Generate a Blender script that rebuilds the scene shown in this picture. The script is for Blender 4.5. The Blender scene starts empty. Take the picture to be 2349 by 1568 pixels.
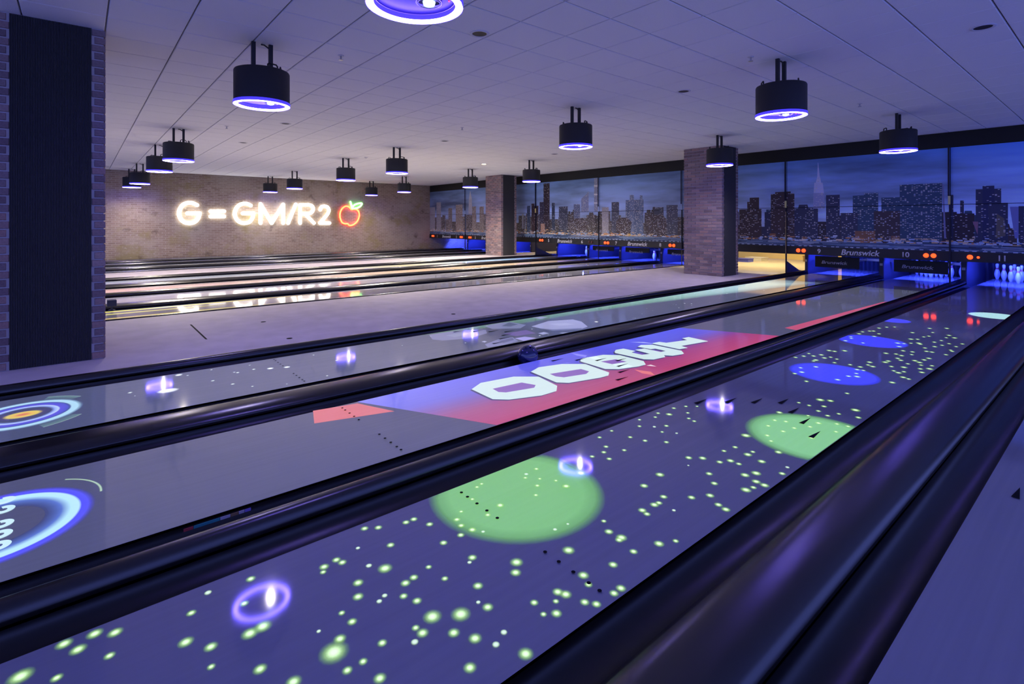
import bpy, bmesh, math, random
from mathutils import Vector, Matrix
R = random.Random(7)
W = ['', 'one', 'two', 'three', 'four', 'five', 'six', 'seven', 'eight', 'nine', 'ten', 'eleven', 'twelve']

# ------------------------------------------------------------------ camera, world, exposure
F_PX, CX, CY, YAW, EYE = 1193.9, 1174.5, 509.05, 0.8785, 1.3916   # focal length in px of the 2349x1568 frame
SC = bpy.context.scene
COL = SC.collection
cam_d = bpy.data.cameras.new('camera')
cam = bpy.data.objects.new('camera', cam_d)
COL.objects.link(cam)
cam.location = (0, 0, EYE)
cam.rotation_euler = (math.pi / 2, 0, YAW)
cam_d.sensor_fit = 'HORIZONTAL'
cam_d.sensor_width = 36.0
cam_d.lens = 36.0 * F_PX / 2349
cam_d.shift_y = (CY - 784.0) / 2349 * 1.0
cam_d.clip_start = 0.05
SC.camera = cam

world = bpy.data.worlds.new('world')
SC.world = world
world.use_nodes = True
world.node_tree.nodes['Background'].inputs[0].default_value = (0.20, 0.26, 1.0, 1)
world.node_tree.nodes['Background'].inputs[1].default_value = 1.25
SC.view_settings.view_transform = 'Standard'
SC.view_settings.look = 'None'
SC.view_settings.gamma = 1
SC.view_settings.use_curve_mapping = False
SC.view_settings.exposure = 0.2
SC.cycles.max_bounces = 4
SC.cycles.diffuse_bounces = 3
SC.cycles.glossy_bounces = 2
SC.cycles.transparent_max_bounces = 8
SC.cycles.use_adaptive_sampling = True
SC.cycles.adaptive_threshold = 0.08
SC.cycles.adaptive_min_samples = 16
SC.cycles.sample_clamp_indirect = 4.0
SC.cycles.use_denoising = True

CEIL, WALLX, MURY, MASK0 = 3.28, -24.0, 14.25, 0.565
cs, sn = math.cos(YAW), math.sin(YAW)


def ray(px, py):
    a = (px - CX) / F_PX
    b = -(py - CY) / F_PX
    return a * cs - sn, a * sn + cs, b


def on_z(px, py, z=0.0):
    d = ray(px, py)
    t = (z - EYE) / d[2]
    return d[0] * t, d[1] * t


def on_y(px, py, y):
    d = ray(px, py)
    t = y / d[1]
    return d[0] * t, EYE + d[2] * t


def on_x(px, py, x):
    d = ray(px, py)
    t = x / d[0]
    return d[1] * t, EYE + d[2] * t


def to_px(x, y, z):
    r = x * cs + y * sn
    f = -x * sn + y * cs
    if f < 0.2:
        return None
    return CX + F_PX * r / f, CY - F_PX * (z - EYE) / f


# ------------------------------------------------------------------ materials
MATS = {}


def nt(name):
    m = bpy.data.materials.new(name)
    m.use_nodes = True
    MATS[name] = m
    t = m.node_tree
    return m, t, t.nodes, t.links, t.nodes['Principled BSDF']


def mat(name, col, rough=0.5, metal=0.0, emit=None, strength=0.0, noise=0.0, scale=20, bump=0.0, spec=0.5, coat=0.0):
    m, t, n, l, p = nt(name)
    p.inputs['Base Color'].default_value = (*col, 1)
    p.inputs['Roughness'].default_value = rough
    p.inputs['Metallic'].default_value = metal
    p.inputs['Specular IOR Level'].default_value = spec
    p.inputs['Coat Weight'].default_value = coat
    p.inputs['Coat Roughness'].default_value = 0.05
    if emit:
        p.inputs['Emission Color'].default_value = (*emit, 1)
        p.inputs['Emission Strength'].default_value = strength
    if noise or bump:
        tc = n.new('ShaderNodeTexCoord')
        ns = n.new('ShaderNodeTexNoise')
        ns.inputs['Scale'].default_value = scale
        ns.inputs['Detail'].default_value = 5
        l.new(tc.outputs['Object'], ns.inputs['Vector'])
        if noise:
            mx = n.new('ShaderNodeMix')
            mx.data_type = 'RGBA'
            mx.inputs[6].default_value = (*[c * (1 - noise) for c in col], 1)
            mx.inputs[7].default_value = (*[min(1, c * (1 + noise)) for c in col], 1)
            l.new(ns.outputs['Fac'], mx.inputs[0])
            l.new(mx.outputs[2], p.inputs['Base Color'])
        if bump:
            bp = n.new('ShaderNodeBump')
            bp.inputs['Strength'].default_value = bump
            bp.inputs['Distance'].default_value = 0.01
            l.new(ns.outputs['Fac'], bp.inputs['Height'])
            l.new(bp.outputs[0], p.inputs['Normal'])
    return m


LANE_COL = (0.30, 0.30, 0.36)


def lane_mat(name, projected):
    m, t, n, l, p = nt(name)
    tc = n.new('ShaderNodeTexCoord')
    mp = n.new('ShaderNodeMapping')
    mp.inputs['Scale'].default_value = (37, 0.8, 1)
    ns = n.new('ShaderNodeTexNoise')
    ns.inputs['Scale'].default_value = 1.0
    ns.inputs['Detail'].default_value = 3
    l.new(tc.outputs['Object'], mp.inputs[0])
    l.new(mp.outputs[0], ns.inputs['Vector'])
    mx = n.new('ShaderNodeMix')
    mx.data_type = 'RGBA'
    mx.inputs[6].default_value = (*[c * 0.9 for c in LANE_COL], 1)
    mx.inputs[7].default_value = (*[c * 1.1 for c in LANE_COL], 1)
    l.new(ns.outputs['Fac'], mx.inputs[0])
    l.new(mx.outputs[2], p.inputs['Base Color'])
    p.inputs['Roughness'].default_value = 0.055
    p.inputs['Specular IOR Level'].default_value = 0.55
    if projected:
        at = n.new('ShaderNodeVertexColor')
        at.layer_name = 'Col'
        l.new(at.outputs['Color'], p.inputs['Emission Color'])
        p.inputs['Emission Strength'].default_value = 1.0
        l.new(at.outputs['Alpha'], p.inputs['Alpha'])
    return m


lane_mat('lane', False)
lane_mat('projection', True)

mat('black_plastic', (0.008, 0.007, 0.008), 0.27, spec=0.9)
mat('gutter', (0.006, 0.0055, 0.006), 0.34, spec=0.55)
mat('marker', (0.008, 0.008, 0.012), 0.8, spec=0.1)
mat('drum', (0.012, 0.014, 0.016), 0.55)
mat('drum_base', (0.05, 0.03, 0.10), 0.35)
mat('ring_core', (0.8, 0.8, 1), 0.4, emit=(0.15, 0.10, 1.0), strength=52.0)
mat('ring_halo', (0.1, 0.1, 0.8), 0.4, emit=(0.05, 0.03, 1.0), strength=1.1)
mat('lens', (0.7, 0.9, 0.9), 0.05, emit=(0.55, 0.85, 1.0), strength=3.0)
mat('lens_rim', (0.3, 0.3, 0.4), 0.3, metal=1)
mat('red_led', (0.5, 0.02, 0.05), 0.4, emit=(1.0, 0.06, 0.12), strength=1.6)
mat('red_lamp', (0.6, 0.05, 0.01), 0.3, emit=(1.0, 0.055, 0.01), strength=3.0)
mat('red_lamp_off', (0.08, 0.03, 0.03), 0.3)
mat('ceiling_tile', (0.90, 0.90, 0.90), 0.9, bump=0.25, scale=90, noise=0.03)
mat('ceiling_grid', (0.30, 0.30, 0.33), 0.6)
mat('slab', (0.3, 0.3, 0.32), 0.9, noise=0.1)
mat('walkway', (0.58, 0.52, 0.56), 0.72, noise=0.22, scale=4, bump=0.15)
mat('carpet', (0.16, 0.13, 0.17), 0.9, noise=0.2)
mat('mortar', (0.54, 0.50, 0.50), 0.95, noise=0.1, scale=30)
mat('black_wall', (0.010, 0.011, 0.010), 0.7)
mat('fascia', (0.014, 0.014, 0.014), 0.45)
mat('white_print', (0.72, 0.72, 0.75), 0.5)
mat('grey_print', (0.85, 0.82, 0.85), 0.5)
mat('panel_fabric', (0.050, 0.050, 0.056), 0.85)
mat('post', (0.006, 0.007, 0.02), 0.5)
mat('yellow_chip', (0.85, 0.75, 0.25), 0.3)
mat('steel', (0.5, 0.5, 0.55), 0.3, metal=1)
mat('neon_white', (1, 1, 1), 0.4, emit=(1.0, 0.97, 0.90), strength=3.0)
mat('neon_red', (1, 0.2, 0.1), 0.4, emit=(1.0, 0.085, 0.025), strength=8.0)
mat('neon_green', (0.4, 1, 0.4), 0.4, emit=(0.25, 1.0, 0.22), strength=4.0)
mat('pin_white', (0.80, 0.82, 0.85), 0.25, coat=0.5)
mat('pin_red', (0.75, 0.03, 0.05), 0.3)
mat('blue_tube', (0.1, 0.1, 1), 0.4, emit=(0.04, 0.07, 1.0), strength=800.0)
mat('kickback', (0.045, 0.045, 0.08), 0.4)
mat('pit', (0.015, 0.015, 0.03), 0.7)
mat('cream_wall', (0.78, 0.60, 0.22), 0.8, noise=0.05, scale=3)
mat('beige_floor', (0.60, 0.52, 0.42), 0.8, noise=0.1)
mat('cardboard', (0.26, 0.16, 0.06), 0.8)
mat('white_box', (0.7, 0.68, 0.65), 0.6)
mat('blue_box', (0.10, 0.12, 0.6), 0.5)
mat('warm_bulb', (1, 0.9, 0.6), 0.4, emit=(1.0, 0.78, 0.36), strength=620.0)
mat('ball', (0.008, 0.012, 0.10), 0.06, coat=1.0)
mat('off_lamp', (0.004, 0.004, 0.005), 0.5)
mat('white_metal', (0.7, 0.7, 0.72), 0.4)
mat('warm_lamp', (1, 0.9, 0.7), 0.4, emit=(1.0, 0.82, 0.5), strength=14.0)
mat('screen', (0.1, 0.3, 0.4), 0.3, emit=(0.15, 0.6, 1.0), strength=2.2)
for nm, c in (('ad_teal', (0.08, 0.45, 0.50)), ('ad_red', (0.7, 0.10, 0.12)), ('ad_pale', (0.85, 0.75, 0.9)), ('ad_brown', (0.5, 0.3, 0.16)), ('ad_violet', (0.45, 0.3, 0.95))):
    mat(nm, c, 0.35)


def brick_mat():
    m, t, n, l, p = nt('brick')
    oi = n.new('ShaderNodeObjectInfo')
    cr = n.new('ShaderNodeValToRGB')
    e = cr.color_ramp.elements
    e[0].color = (0.24, 0.17, 0.175, 1)
    e[1].color = (0.46, 0.36, 0.34, 1)
    x = cr.color_ramp.elements.new(0.5)
    x.color = (0.36, 0.27, 0.27, 1)
    x = cr.color_ramp.elements.new(0.9)
    x.color = (0.48, 0.30, 0.26, 1)
    l.new(oi.outputs['Random'], cr.inputs[0])
    tc = n.new('ShaderNodeTexCoord')
    ns = n.new('ShaderNodeTexNoise')
    ns.inputs['Scale'].default_value = 60
    l.new(tc.outputs['Object'], ns.inputs['Vector'])
    mx = n.new('ShaderNodeMix')
    mx.data_type = 'RGBA'
    mx.blend_type = 'MULTIPLY'
    mx.inputs[0].default_value = 0.5
    l.new(cr.outputs[0], mx.inputs[6])
    l.new(ns.outputs['Fac'], mx.inputs[7])
    l.new(mx.outputs[2], p.inputs['Base Color'])
    p.inputs['Roughness'].default_value = 0.9


brick_mat()


def left_wall_mat():
    m, t, n, l, p = nt('left_wall')
    tc = n.new('ShaderNodeTexCoord')
    sx = n.new('ShaderNodeSeparateXYZ')
    cm = n.new('ShaderNodeCombineXYZ')
    l.new(tc.outputs['Object'], sx.inputs[0])
    l.new(sx.outputs['Y'], cm.inputs['X'])
    l.new(sx.outputs['Z'], cm.inputs['Y'])
    br = n.new('ShaderNodeTexBrick')
    br.inputs['Scale'].default_value = 1.0
    br.inputs['Brick Width'].default_value = 0.22
    br.inputs['Row Height'].default_value = 0.072
    br.inputs['Mortar Size'].default_value = 0.009
    br.inputs['Color1'].default_value = (0.32, 0.225, 0.155, 1)
    br.inputs['Color2'].default_value = (0.45, 0.335, 0.235, 1)
    br.inputs['Mortar'].default_value = (0.52, 0.44, 0.33, 1)
    l.new(cm.outputs[0], br.inputs['Vector'])
    cur = br.outputs['Color']
    # worn plaster patches, moss stains and pale flaking bricks
    for sc_, lo, hi, c, vec in ((0.45, 0.46, 0.66, (0.55, 0.48, 0.36), None), (0.75, 0.54, 0.66, (0.36, 0.29, 0.10), None),
                                (1.7, 0.60, 0.70, (0.13, 0.09, 0.06), None), (6.0, 0.62, 0.68, (0.72, 0.66, 0.60), (1.0, 3.2, 1))):
        ns = n.new('ShaderNodeTexNoise')
        ns.inputs['Scale'].default_value = sc_
        ns.inputs['Detail'].default_value = 6
        ns.inputs['Roughness'].default_value = 0.65
        mp = n.new('ShaderNodeMapping')
        mp.inputs['Location'].default_value = (sc_ * 13.1, sc_ * 5.7, 0)
        if vec:
            mp.inputs['Scale'].default_value = vec
        l.new(cm.outputs[0], mp.inputs[0])
        l.new(mp.outputs[0], ns.inputs['Vector'])
        mr = n.new('ShaderNodeMapRange')
        mr.inputs[1].default_value = lo
        mr.inputs[2].default_value = hi
        mr.inputs[4].default_value = 0.7
        l.new(ns.outputs['Fac'], mr.inputs[0])
        mx = n.new('ShaderNodeMix')
        mx.data_type = 'RGBA'
        l.new(mr.outputs[0], mx.inputs[0])
        l.new(cur, mx.inputs[6])
        mx.inputs[7].default_value = (*c, 1)
        cur = mx.outputs[2]
    l.new(cur, p.inputs['Base Color'])
    bp = n.new('ShaderNodeBump')
    bp.inputs['Strength'].default_value = 0.6
    bp.inputs['Distance'].default_value = 0.01
    bp.invert = True
    l.new(br.outputs['Fac'], bp.inputs['Height'])
    l.new(bp.outputs[0], p.inputs['Normal'])
    p.inputs['Roughness'].default_value = 0.9


left_wall_mat()


def mural_mat():
    """Printed mural: the colour comes from the print's own mesh, lit windows and cloud streaks are printed on it."""
    m, t, n, l, p = nt('mural_print')
    at = n.new('ShaderNodeVertexColor')
    at.layer_name = 'Col'
    tc = n.new('ShaderNodeTexCoord')
    sx = n.new('ShaderNodeSeparateXYZ')
    l.new(tc.outputs['Object'], sx.inputs[0])

    def math_(op, a, b=None):
        q = n.new('ShaderNodeMath')
        q.operation = op
        for i, v in ((0, a), (1, b)):
            if v is None:
                continue
            if isinstance(v, (int, float)):
                q.inputs[i].default_value = v
            else:
                l.new(v, q.inputs[i])
        return q.outputs[0]
    u = math_('MULTIPLY', sx.outputs['X'], 24.0)
    v = math_('MULTIPLY', sx.outputs['Z'], 50.0)
    cm = n.new('ShaderNodeCombineXYZ')
    l.new(math_('FLOOR', u), cm.inputs['X'])
    l.new(math_('FLOOR', v), cm.inputs['Y'])
    wn = n.new('ShaderNodeTexWhiteNoise')
    wn.noise_dimensions = '2D'
    l.new(cm.outputs[0], wn.inputs['Vector'])
    thr = math_('SUBTRACT', 1.0, math_('MULTIPLY', at.outputs['Alpha'], 0.36))
    lit = math_('GREATER_THAN', wn.outputs['Value'], thr)
    fu = math_('LESS_THAN', math_('ABSOLUTE', math_('SUBTRACT', math_('FRACT', u), 0.5)), 0.36)
    fv = math_('LESS_THAN', math_('ABSOLUTE', math_('SUBTRACT', math_('FRACT', v), 0.5)), 0.30)
    mask = math_('MULTIPLY', lit, math_('MULTIPLY', fu, fv))
    win = n.new('ShaderNodeValToRGB')
    e = win.color_ramp.elements
    e[0].color = (0.50, 0.40, 0.25, 1)
    e[1].color = (0.34, 0.48, 0.68, 1)
    x = e.new(0.5)
    x.color = (0.82, 0.80, 0.72, 1)
    l.new(wn.outputs['Color'], win.inputs[0])
    # cloud streaks only where the print has no windows (alpha 0 = sky)
    mp = n.new('ShaderNodeMapping')
    mp.inputs['Scale'].default_value = (0.35, 1.0, 2.2)
    mp.inputs['Rotation'].default_value = (0, 0.10, 0)
    l.new(tc.outputs['Object'], mp.inputs[0])
    ns = n.new('ShaderNodeTexNoise')
    ns.inputs['Scale'].default_value = 1.0
    ns.inputs['Detail'].default_value = 4
    l.new(mp.outputs[0], ns.inputs['Vector'])
    mr = n.new('ShaderNodeMapRange')
    mr.inputs[1].default_value = 0.32
    mr.inputs[2].default_value = 0.68
    mr.inputs[3].default_value = 0.35
    mr.inputs[4].default_value = 1.75
    l.new(ns.outputs['Fac'], mr.inputs[0])
    sky = math_('LESS_THAN', at.outputs['Alpha'], 0.01)
    fac = math_('ADD', math_('MULTIPLY', sky, mr.outputs[0]), math_('SUBTRACT', 1.0, sky))
    sc_ = n.new('ShaderNodeVectorMath')
    sc_.operation = 'SCALE'
    l.new(at.outputs['Color'], sc_.inputs[0])
    l.new(fac, sc_.inputs[3])
    mx = n.new('ShaderNodeMix')
    mx.data_type = 'RGBA'
    l.new(mask, mx.inputs[0])
    l.new(sc_.outputs[0], mx.inputs[6])
    l.new(win.outputs[0], mx.inputs[7])
    l.new(mx.outputs[2], p.inputs['Base Color'])
    p.inputs['Roughness'].default_value = 0.55


mural_mat()


# ------------------------------------------------------------------ mesh helpers
class MB:
    """collects shapes, then links them as ONE mesh object"""

    def __init__(s):
        s.v, s.f, s.c, s.smooth = [], [], [], []

    def add(s, vs, fs, cols=None, smooth=False):
        o = len(s.v)
        s.v += [tuple(x) for x in vs]
        for f in fs:
            s.f.append([o + i for i in f])
            s.smooth.append(smooth)
        s.c += cols if cols else [(1, 1, 1, 1)] * len(vs)
        return s

    def box(s, x0, x1, y0, y1, z0, z1):
        v = [(x, y, z) for x in (x0, x1) for y in (y0, y1) for z in (z0, z1)]
        return s.add(v, [(0, 1, 3, 2), (4, 6, 7, 5), (0, 4, 5, 1), (2, 3, 7, 6), (0, 2, 6, 4), (1, 5, 7, 3)])

    def poly(s, pts, col=None):
        return s.add(pts, [list(range(len(pts)))], [col] * len(pts) if col else None)

    def sweep(s, prof, y0, y1, closed=False, smooth=True, caps=True):
        """profile of (x, z) extruded along y"""
        n = len(prof)
        v = [(x, y0, z) for x, z in prof] + [(x, y1, z) for x, z in prof]
        k = n if closed else n - 1
        s.add(v, [(i, (i + 1) % n, n + (i + 1) % n, n + i) for i in range(k)], None, smooth)
        if closed and caps:
            s.add(v, [list(range(n))[::-1], list(range(n, 2 * n))])
        return s

    def lathe(s, prof, cx=0, cy=0, n=24, cap0=True, cap1=True):
        """profile of (r, z)"""
        v = []
        for r, z in prof:
            for k in range(n):
                a = 2 * math.pi * k / n
                v.append((cx + r * math.cos(a), cy + r * math.sin(a), z))
        fs = [(i * n + k, i * n + (k + 1) % n, (i + 1) * n + (k + 1) % n, (i + 1) * n + k) for i in range(len(prof) - 1) for k in range(n)]
        s.add(v, fs, None, True)
        if cap0:
            s.add(v[:n], [list(range(n))[::-1]])
        if cap1:
            s.add(v[-n:], [list(range(n))])
        return s

    def tube(s, pts, r, n=8, closed=False):
        pts = [Vector(p) for p in pts]
        m = len(pts)
        v = []
        up = Vector((0.123, 0.31, 0.94)).normalized()
        for i, p in enumerate(pts):
            if closed:
                d = pts[(i + 1) % m] - pts[i - 1]
            else:
                d = pts[min(i + 1, m - 1)] - pts[max(i - 1, 0)]
            d.normalize()
            a = d.cross(up)
            if a.length < 0.05:
                a = d.cross(Vector((1, 0, 0)))
            a.normalize()
            b = d.cross(a)
            for k in range(n):
                t = 2 * math.pi * k / n
                v.append(p + a * r * math.cos(t) + b * r * math.sin(t))
        fs = []
        for i in range(m if closed else m - 1):
            j = (i + 1) % m
            for k in range(n):
                fs.append((i * n + k, i * n + (k + 1) % n, j * n + (k + 1) % n, j * n + k))
        if not closed:
            fs += [list(range(n)), list(range((m - 1) * n, m * n))]
        return s.add(v, fs, None, True)

    def sphere(s, c, r, n=12, m=8):
        prof = [(max(1e-4, r * math.sin(math.pi * i / m)), c[2] - r * math.cos(math.pi * i / m)) for i in range(m + 1)]
        return s.lathe(prof, c[0], c[1], n, False, False)

    def mesh(s, name, mt):
        me = bpy.data.meshes.new(name)
        me.from_pydata(s.v, [], s.f)
        me.polygons.foreach_set('use_smooth', s.smooth)
        at = me.color_attributes.new('Col', 'FLOAT_COLOR', 'POINT')
        at.data.foreach_set('color', [x for c in s.c for x in c])
        if mt:
            me.materials.append(MATS[mt])
        me.update()
        return me

    def build(s, name, mt, parent=None, bevel=0.0):
        o = bpy.data.objects.new(name, s.mesh(name, mt))
        COL.objects.link(o)
        if bevel:
            b = o.modifiers.new('bevel', 'BEVEL')
            b.width = bevel
            b.segments = 2
            b.limit_method = 'ANGLE'
        if parent:
            put(o, parent)
        return o


def put(o, parent):
    """parent o without moving it: parents sit unrotated at their base"""
    o.parent = parent
    w = world_loc(parent)
    o.location = Vector(o.location) - w


def world_loc(o):
    w = Vector((0, 0, 0))
    while o:
        w += Vector(o.location)
        o = o.parent
    return w


def link(name, me, parent, loc):
    o = bpy.data.objects.new(name, me)
    COL.objects.link(o)
    o.location = loc
    if parent:
        put(o, parent)
    return o


def empty(name, loc):
    o = bpy.data.objects.new(name, None)
    o.empty_display_size = 0.1
    COL.objects.link(o)
    o.location = loc
    return o


def tag(o, label=None, cat=None, group=None, kind=None):
    for k, v in (('label', label), ('category', cat), ('group', group), ('kind', kind)):
        if v:
            o[k] = v
    return o


def copy_tree(o, loc, parent=None):
    c = o.copy()
    COL.objects.link(c)
    c.location = loc
    c.parent = parent
    for ch in o.children:
        copy_tree(ch, ch.location, c)
    return c


def text_obj(body, name, mt, size, width, loc, rot, parent, extrude=0.004, bold=0.0, shear=0.0):
    """lettering from the built-in font, scaled to cap height `size` and to `width` if given"""
    cu = bpy.data.curves.new(name, 'FONT')
    cu.body = body
    cu.align_x = 'CENTER'
    cu.size = 1.0
    cu.offset = bold
    cu.shear = shear
    cu.extrude = 0.0
    tmp = bpy.data.objects.new('tmp', cu)
    COL.objects.link(tmp)
    dg = bpy.context.evaluated_depsgraph_get()
    me = bpy.data.meshes.new_from_object(tmp.evaluated_get(dg))
    bpy.data.objects.remove(tmp)
    bpy.data.curves.remove(cu)
    xs = [v.co.x for v in me.vertices]
    ys = [v.co.y for v in me.vertices]
    w, h = max(xs) - min(xs), max(ys) - min(ys)
    mx_, my_ = (max(xs) + min(xs)) / 2, (max(ys) + min(ys)) / 2
    ky = size / h
    kx = width / w if width else ky
    for v in me.vertices:
        v.co.x = (v.co.x - mx_) * kx
        v.co.y = (v.co.y - my_) * ky
    bm = bmesh.new()
    bm.from_mesh(me)
    g = bmesh.ops.extrude_face_region(bm, geom=bm.faces[:])
    bmesh.ops.translate(bm, vec=(0, 0, extrude), verts=[e for e in g['geom'] if isinstance(e, bmesh.types.BMVert)])
    bm.to_mesh(me)
    bm.free()
    me.materials.clear()
    me.materials.append(MATS[mt])
    me.name = name
    o = bpy.data.objects.new(name, me)
    COL.objects.link(o)
    o.location = loc
    o.rotation_euler = rot
    if parent:
        put(o, parent)
    return o


# ------------------------------------------------------------------ lay-out of the lanes
LW, GUT = 1.06, 0.205
LEFT = {12: -0.522, 11: -2.291, 10: -3.870, 9: -5.650}
for k in (8, 7, 6, 5):
    LEFT[k] = {8: -10.28, 7: -12.056, 6: -13.643, 5: -15.419}[k]
for k in (4, 3, 2, 1):
    LEFT[k] = {4: -18.60, 3: -20.376, 2: -21.963, 1: -23.739}[k]
CEN = {k: LEFT[k] + LW / 2 for k in LEFT}
Y0, Y1 = -0.63, 17.35            # foul line, end of pin deck
WZ = 0.05                        # walkway level
WALK_B = (-8.92, -5.95)
WALK_A = (-17.24, -15.72)

# ------------------------------------------------------------------ structure
tag(MB().box(WALLX - 0.3, 3.5, -7, 20, -0.35, -0.20).build('floor', 'slab'), 'dark concrete sub-floor under the lanes', kind='structure')
tag(MB().box(WALLX, 3.5, -7, Y0 - 0.01, -0.20, 0.0).build('approach_floor', 'carpet'), 'dark approach floor in front of the foul lines', kind='structure')
wl = MB().box(WALLX - 0.2, WALLX, -7, 20, -0.2, 3.5).build('wall_left', 'left_wall')
tag(wl, 'worn brick side wall behind the white neon formula', kind='structure')
tag(MB().box(WALLX, 3.5, 19.6, 19.8, -0.2, 3.5).build('wall_service', 'cream_wall'), 'cream wall of the service corridor seen under the mural', kind='structure')

# walkways between the lane blocks: slab plus a joint or two
for nm, (a, b), txt in (('walkway', WALK_B, 'wide bare walkway between lane eight and lane nine'), ('walkway', WALK_A, 'narrow walkway between lane four and lane five')):
    w = MB().box(a, b, Y0, MURY, -0.2, WZ).build(nm, 'walkway')
    tag(w, txt, kind='structure')
    MB().box(a, b, MURY, 19.6, -0.2, WZ).build('corridor_slab', 'beige_floor', w)
w = bpy.data.objects['walkway']
jx0, jy0 = on_z(435, 744, WZ)
jx1, jy1 = on_z(471, 778, WZ)
MB().poly([(jx0, jy0, WZ + .001), (jx0 + .02, jy0 + .02, WZ + .001), (jx1 + .02, jy1 + .02, WZ + .001), (jx1, jy1, WZ + .001)]).build('crack', 'marker', w)
for px, py in ((1378, 701), (604, 738), (664, 776), (1040, 720), (1510, 612)):
    x, y = on_z(px, py, WZ)
    MB().lathe([(0.035, WZ + 0.0005), (0.03, WZ + 0.003)], x, y, 8).build('scuff', 'marker', w)

# ------------------------------------------------------------------ ceiling: grid and tiles
TX, TY = 0.585, 0.602
ceil_o = MB().box(WALLX - 0.2, 3.5, -7, MURY + 0.1, CEIL + 0.022, CEIL + 0.1).build('ceiling', 'ceiling_grid')
tag(ceil_o, 'suspended ceiling of pale square tiles', kind='structure')
tile = MB()
hx, hy, b = TX / 2 - 0.006, TY / 2 - 0.006, 0.006
tile.add([(-hx, -hy, 0.02), (hx, -hy, 0.02), (hx, hy, 0.02), (-hx, hy, 0.02), (-hx, -hy, b), (hx, -hy, b), (hx, hy, b), (-hx, hy, b),
          (-hx + b, -hy + b, 0), (hx - b, -hy + b, 0), (hx - b, hy - b, 0), (-hx + b, hy - b, 0)],
         [(0, 1, 5, 4), (1, 2, 6, 5), (2, 3, 7, 6), (3, 0, 4, 7), (4, 5, 9, 8), (5, 6, 10, 9), (6, 7, 11, 10), (7, 4, 8, 11), (8, 9, 10, 11)])
tile_me = tile.mesh('ceiling_tile', 'ceiling_tile')
cells = []
for i in range(-33, 14):
    for j in range(-14, 20):
        x, y = -4.9 + TX * (i + .5), 2.596 + TY * (j + .5)
        if x < WALLX + TX / 2 - 0.2 or y > MURY - TY / 2 + 0.15 or x > 3:
            continue
        p = to_px(x, y, CEIL)
        seen = p is not None and -60 < p[0] < 2409 and -60 < p[1] < 600
        area = 1 / max(0.3, (-x * sn + y * cs)) ** 3 if seen else 0
        cells.append((area, x, y))
cells.sort(reverse=True)
for a, x, y in cells[:300]:
    o = link('ceiling_tile', tile_me, None, (x, y, CEIL))
    put(o, ceil_o)
rest = MB()
for a, x, y in cells[300:]:
    rest.add([(vx + x, vy + y, vz + CEIL) for vx, vy, vz in tile.v], tile.f)
tag(rest.build('ceiling_tiles_beyond', 'ceiling_tile', ceil_o), kind='stuff')

# ------------------------------------------------------------------ back wall: valance band
tag(MB().box(WALLX, 3.5, MURY, MURY + 0.3, 2.975, CEIL + 0.02).build('trim_1', 'black_wall'), 'black band along the top of the skyline mural', kind='structure')
tag(MB().box(WALLX, 3.5, MURY + 0.06, MURY + 0.3, 0.78, 2.975).build('wall_back', 'black_wall'), 'dark wall carrying the skyline mural', kind='structure')
tag(MB().box(WALLX, WALK_A[0] - .03, MURY + 0.3, 18.2, 0.80, 0.86).build('pit_light_block', 'pit'), 'added dark roof that blocks light above the pin decks of lanes one to four', kind='structure')  # unseen roofs added over the pin decks to block light from above
tag(MB().box(WALK_A[1] + .03, WALK_B[0] - .03, MURY + 0.3, 18.2, 0.80, 0.86).build('pit_light_block', 'pit'), 'added dark roof that blocks light above the pin decks of lanes five to eight', kind='structure')
tag(MB().box(WALK_B[1] + .03, 3.5, MURY + 0.3, 18.2, 0.80, 0.86).build('pit_light_block', 'pit'), 'added dark roof that blocks light above the pin decks of lanes nine to twelve', kind='structure')

# ------------------------------------------------------------------ pillars
COURSE, BL, BH, BT = 0.075, 0.215, 0.063, 0.014
brick_cache = {}


def brick_mesh(length, axis):
    k = (round(length, 3), axis)
    if k not in brick_cache:
        h = length / 2
        m = MB()
        c = 0.004
        if axis == 'x':   # lies along x, faces -y
            m.add([(-h, 0, -BH / 2), (h, 0, -BH / 2), (h, 0, BH / 2), (-h, 0, BH / 2), (-h + c, -BT, -BH / 2 + c), (h - c, -BT, -BH / 2 + c), (h - c, -BT, BH / 2 - c), (-h + c, -BT, BH / 2 - c)],
                  [(0, 1, 5, 4), (1, 2, 6, 5), (2, 3, 7, 6), (3, 0, 4, 7), (4, 5, 6, 7)])
        else:             # lies along y, faces +x
            m.add([(0, -h, -BH / 2), (0, h, -BH / 2), (0, h, BH / 2), (0, -h, BH / 2), (BT, -h + c, -BH / 2 + c), (BT, h - c, -BH / 2 + c), (BT, h - c, BH / 2 - c), (BT, -h + c, BH / 2 - c)],
                  [(0, 1, 5, 4), (1, 2, 6, 5), (2, 3, 7, 6), (3, 0, 4, 7), (4, 5, 6, 7)])
        brick_cache[k] = m
    return brick_cache[k]


mesh_cache = {}


def brick_me(length, axis):
    k = (round(length, 3), axis)
    if k not in mesh_cache:
        mesh_cache[k] = brick_mesh(length, axis).mesh('brick', 'brick')
    return mesh_cache[k]


def runs(x0, x1, odd):
    """running bond between x0 and x1"""
    out, x = [], x0
    first = 0.105 if odd else BL
    while x < x1 - 0.02:
        ln = min(first, x1 - x)
        if x1 - (x + ln) < 0.05:
            ln = x1 - x
        out.append((x, x + ln))
        x += ln + 0.010
        first = BL
    return out


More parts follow.
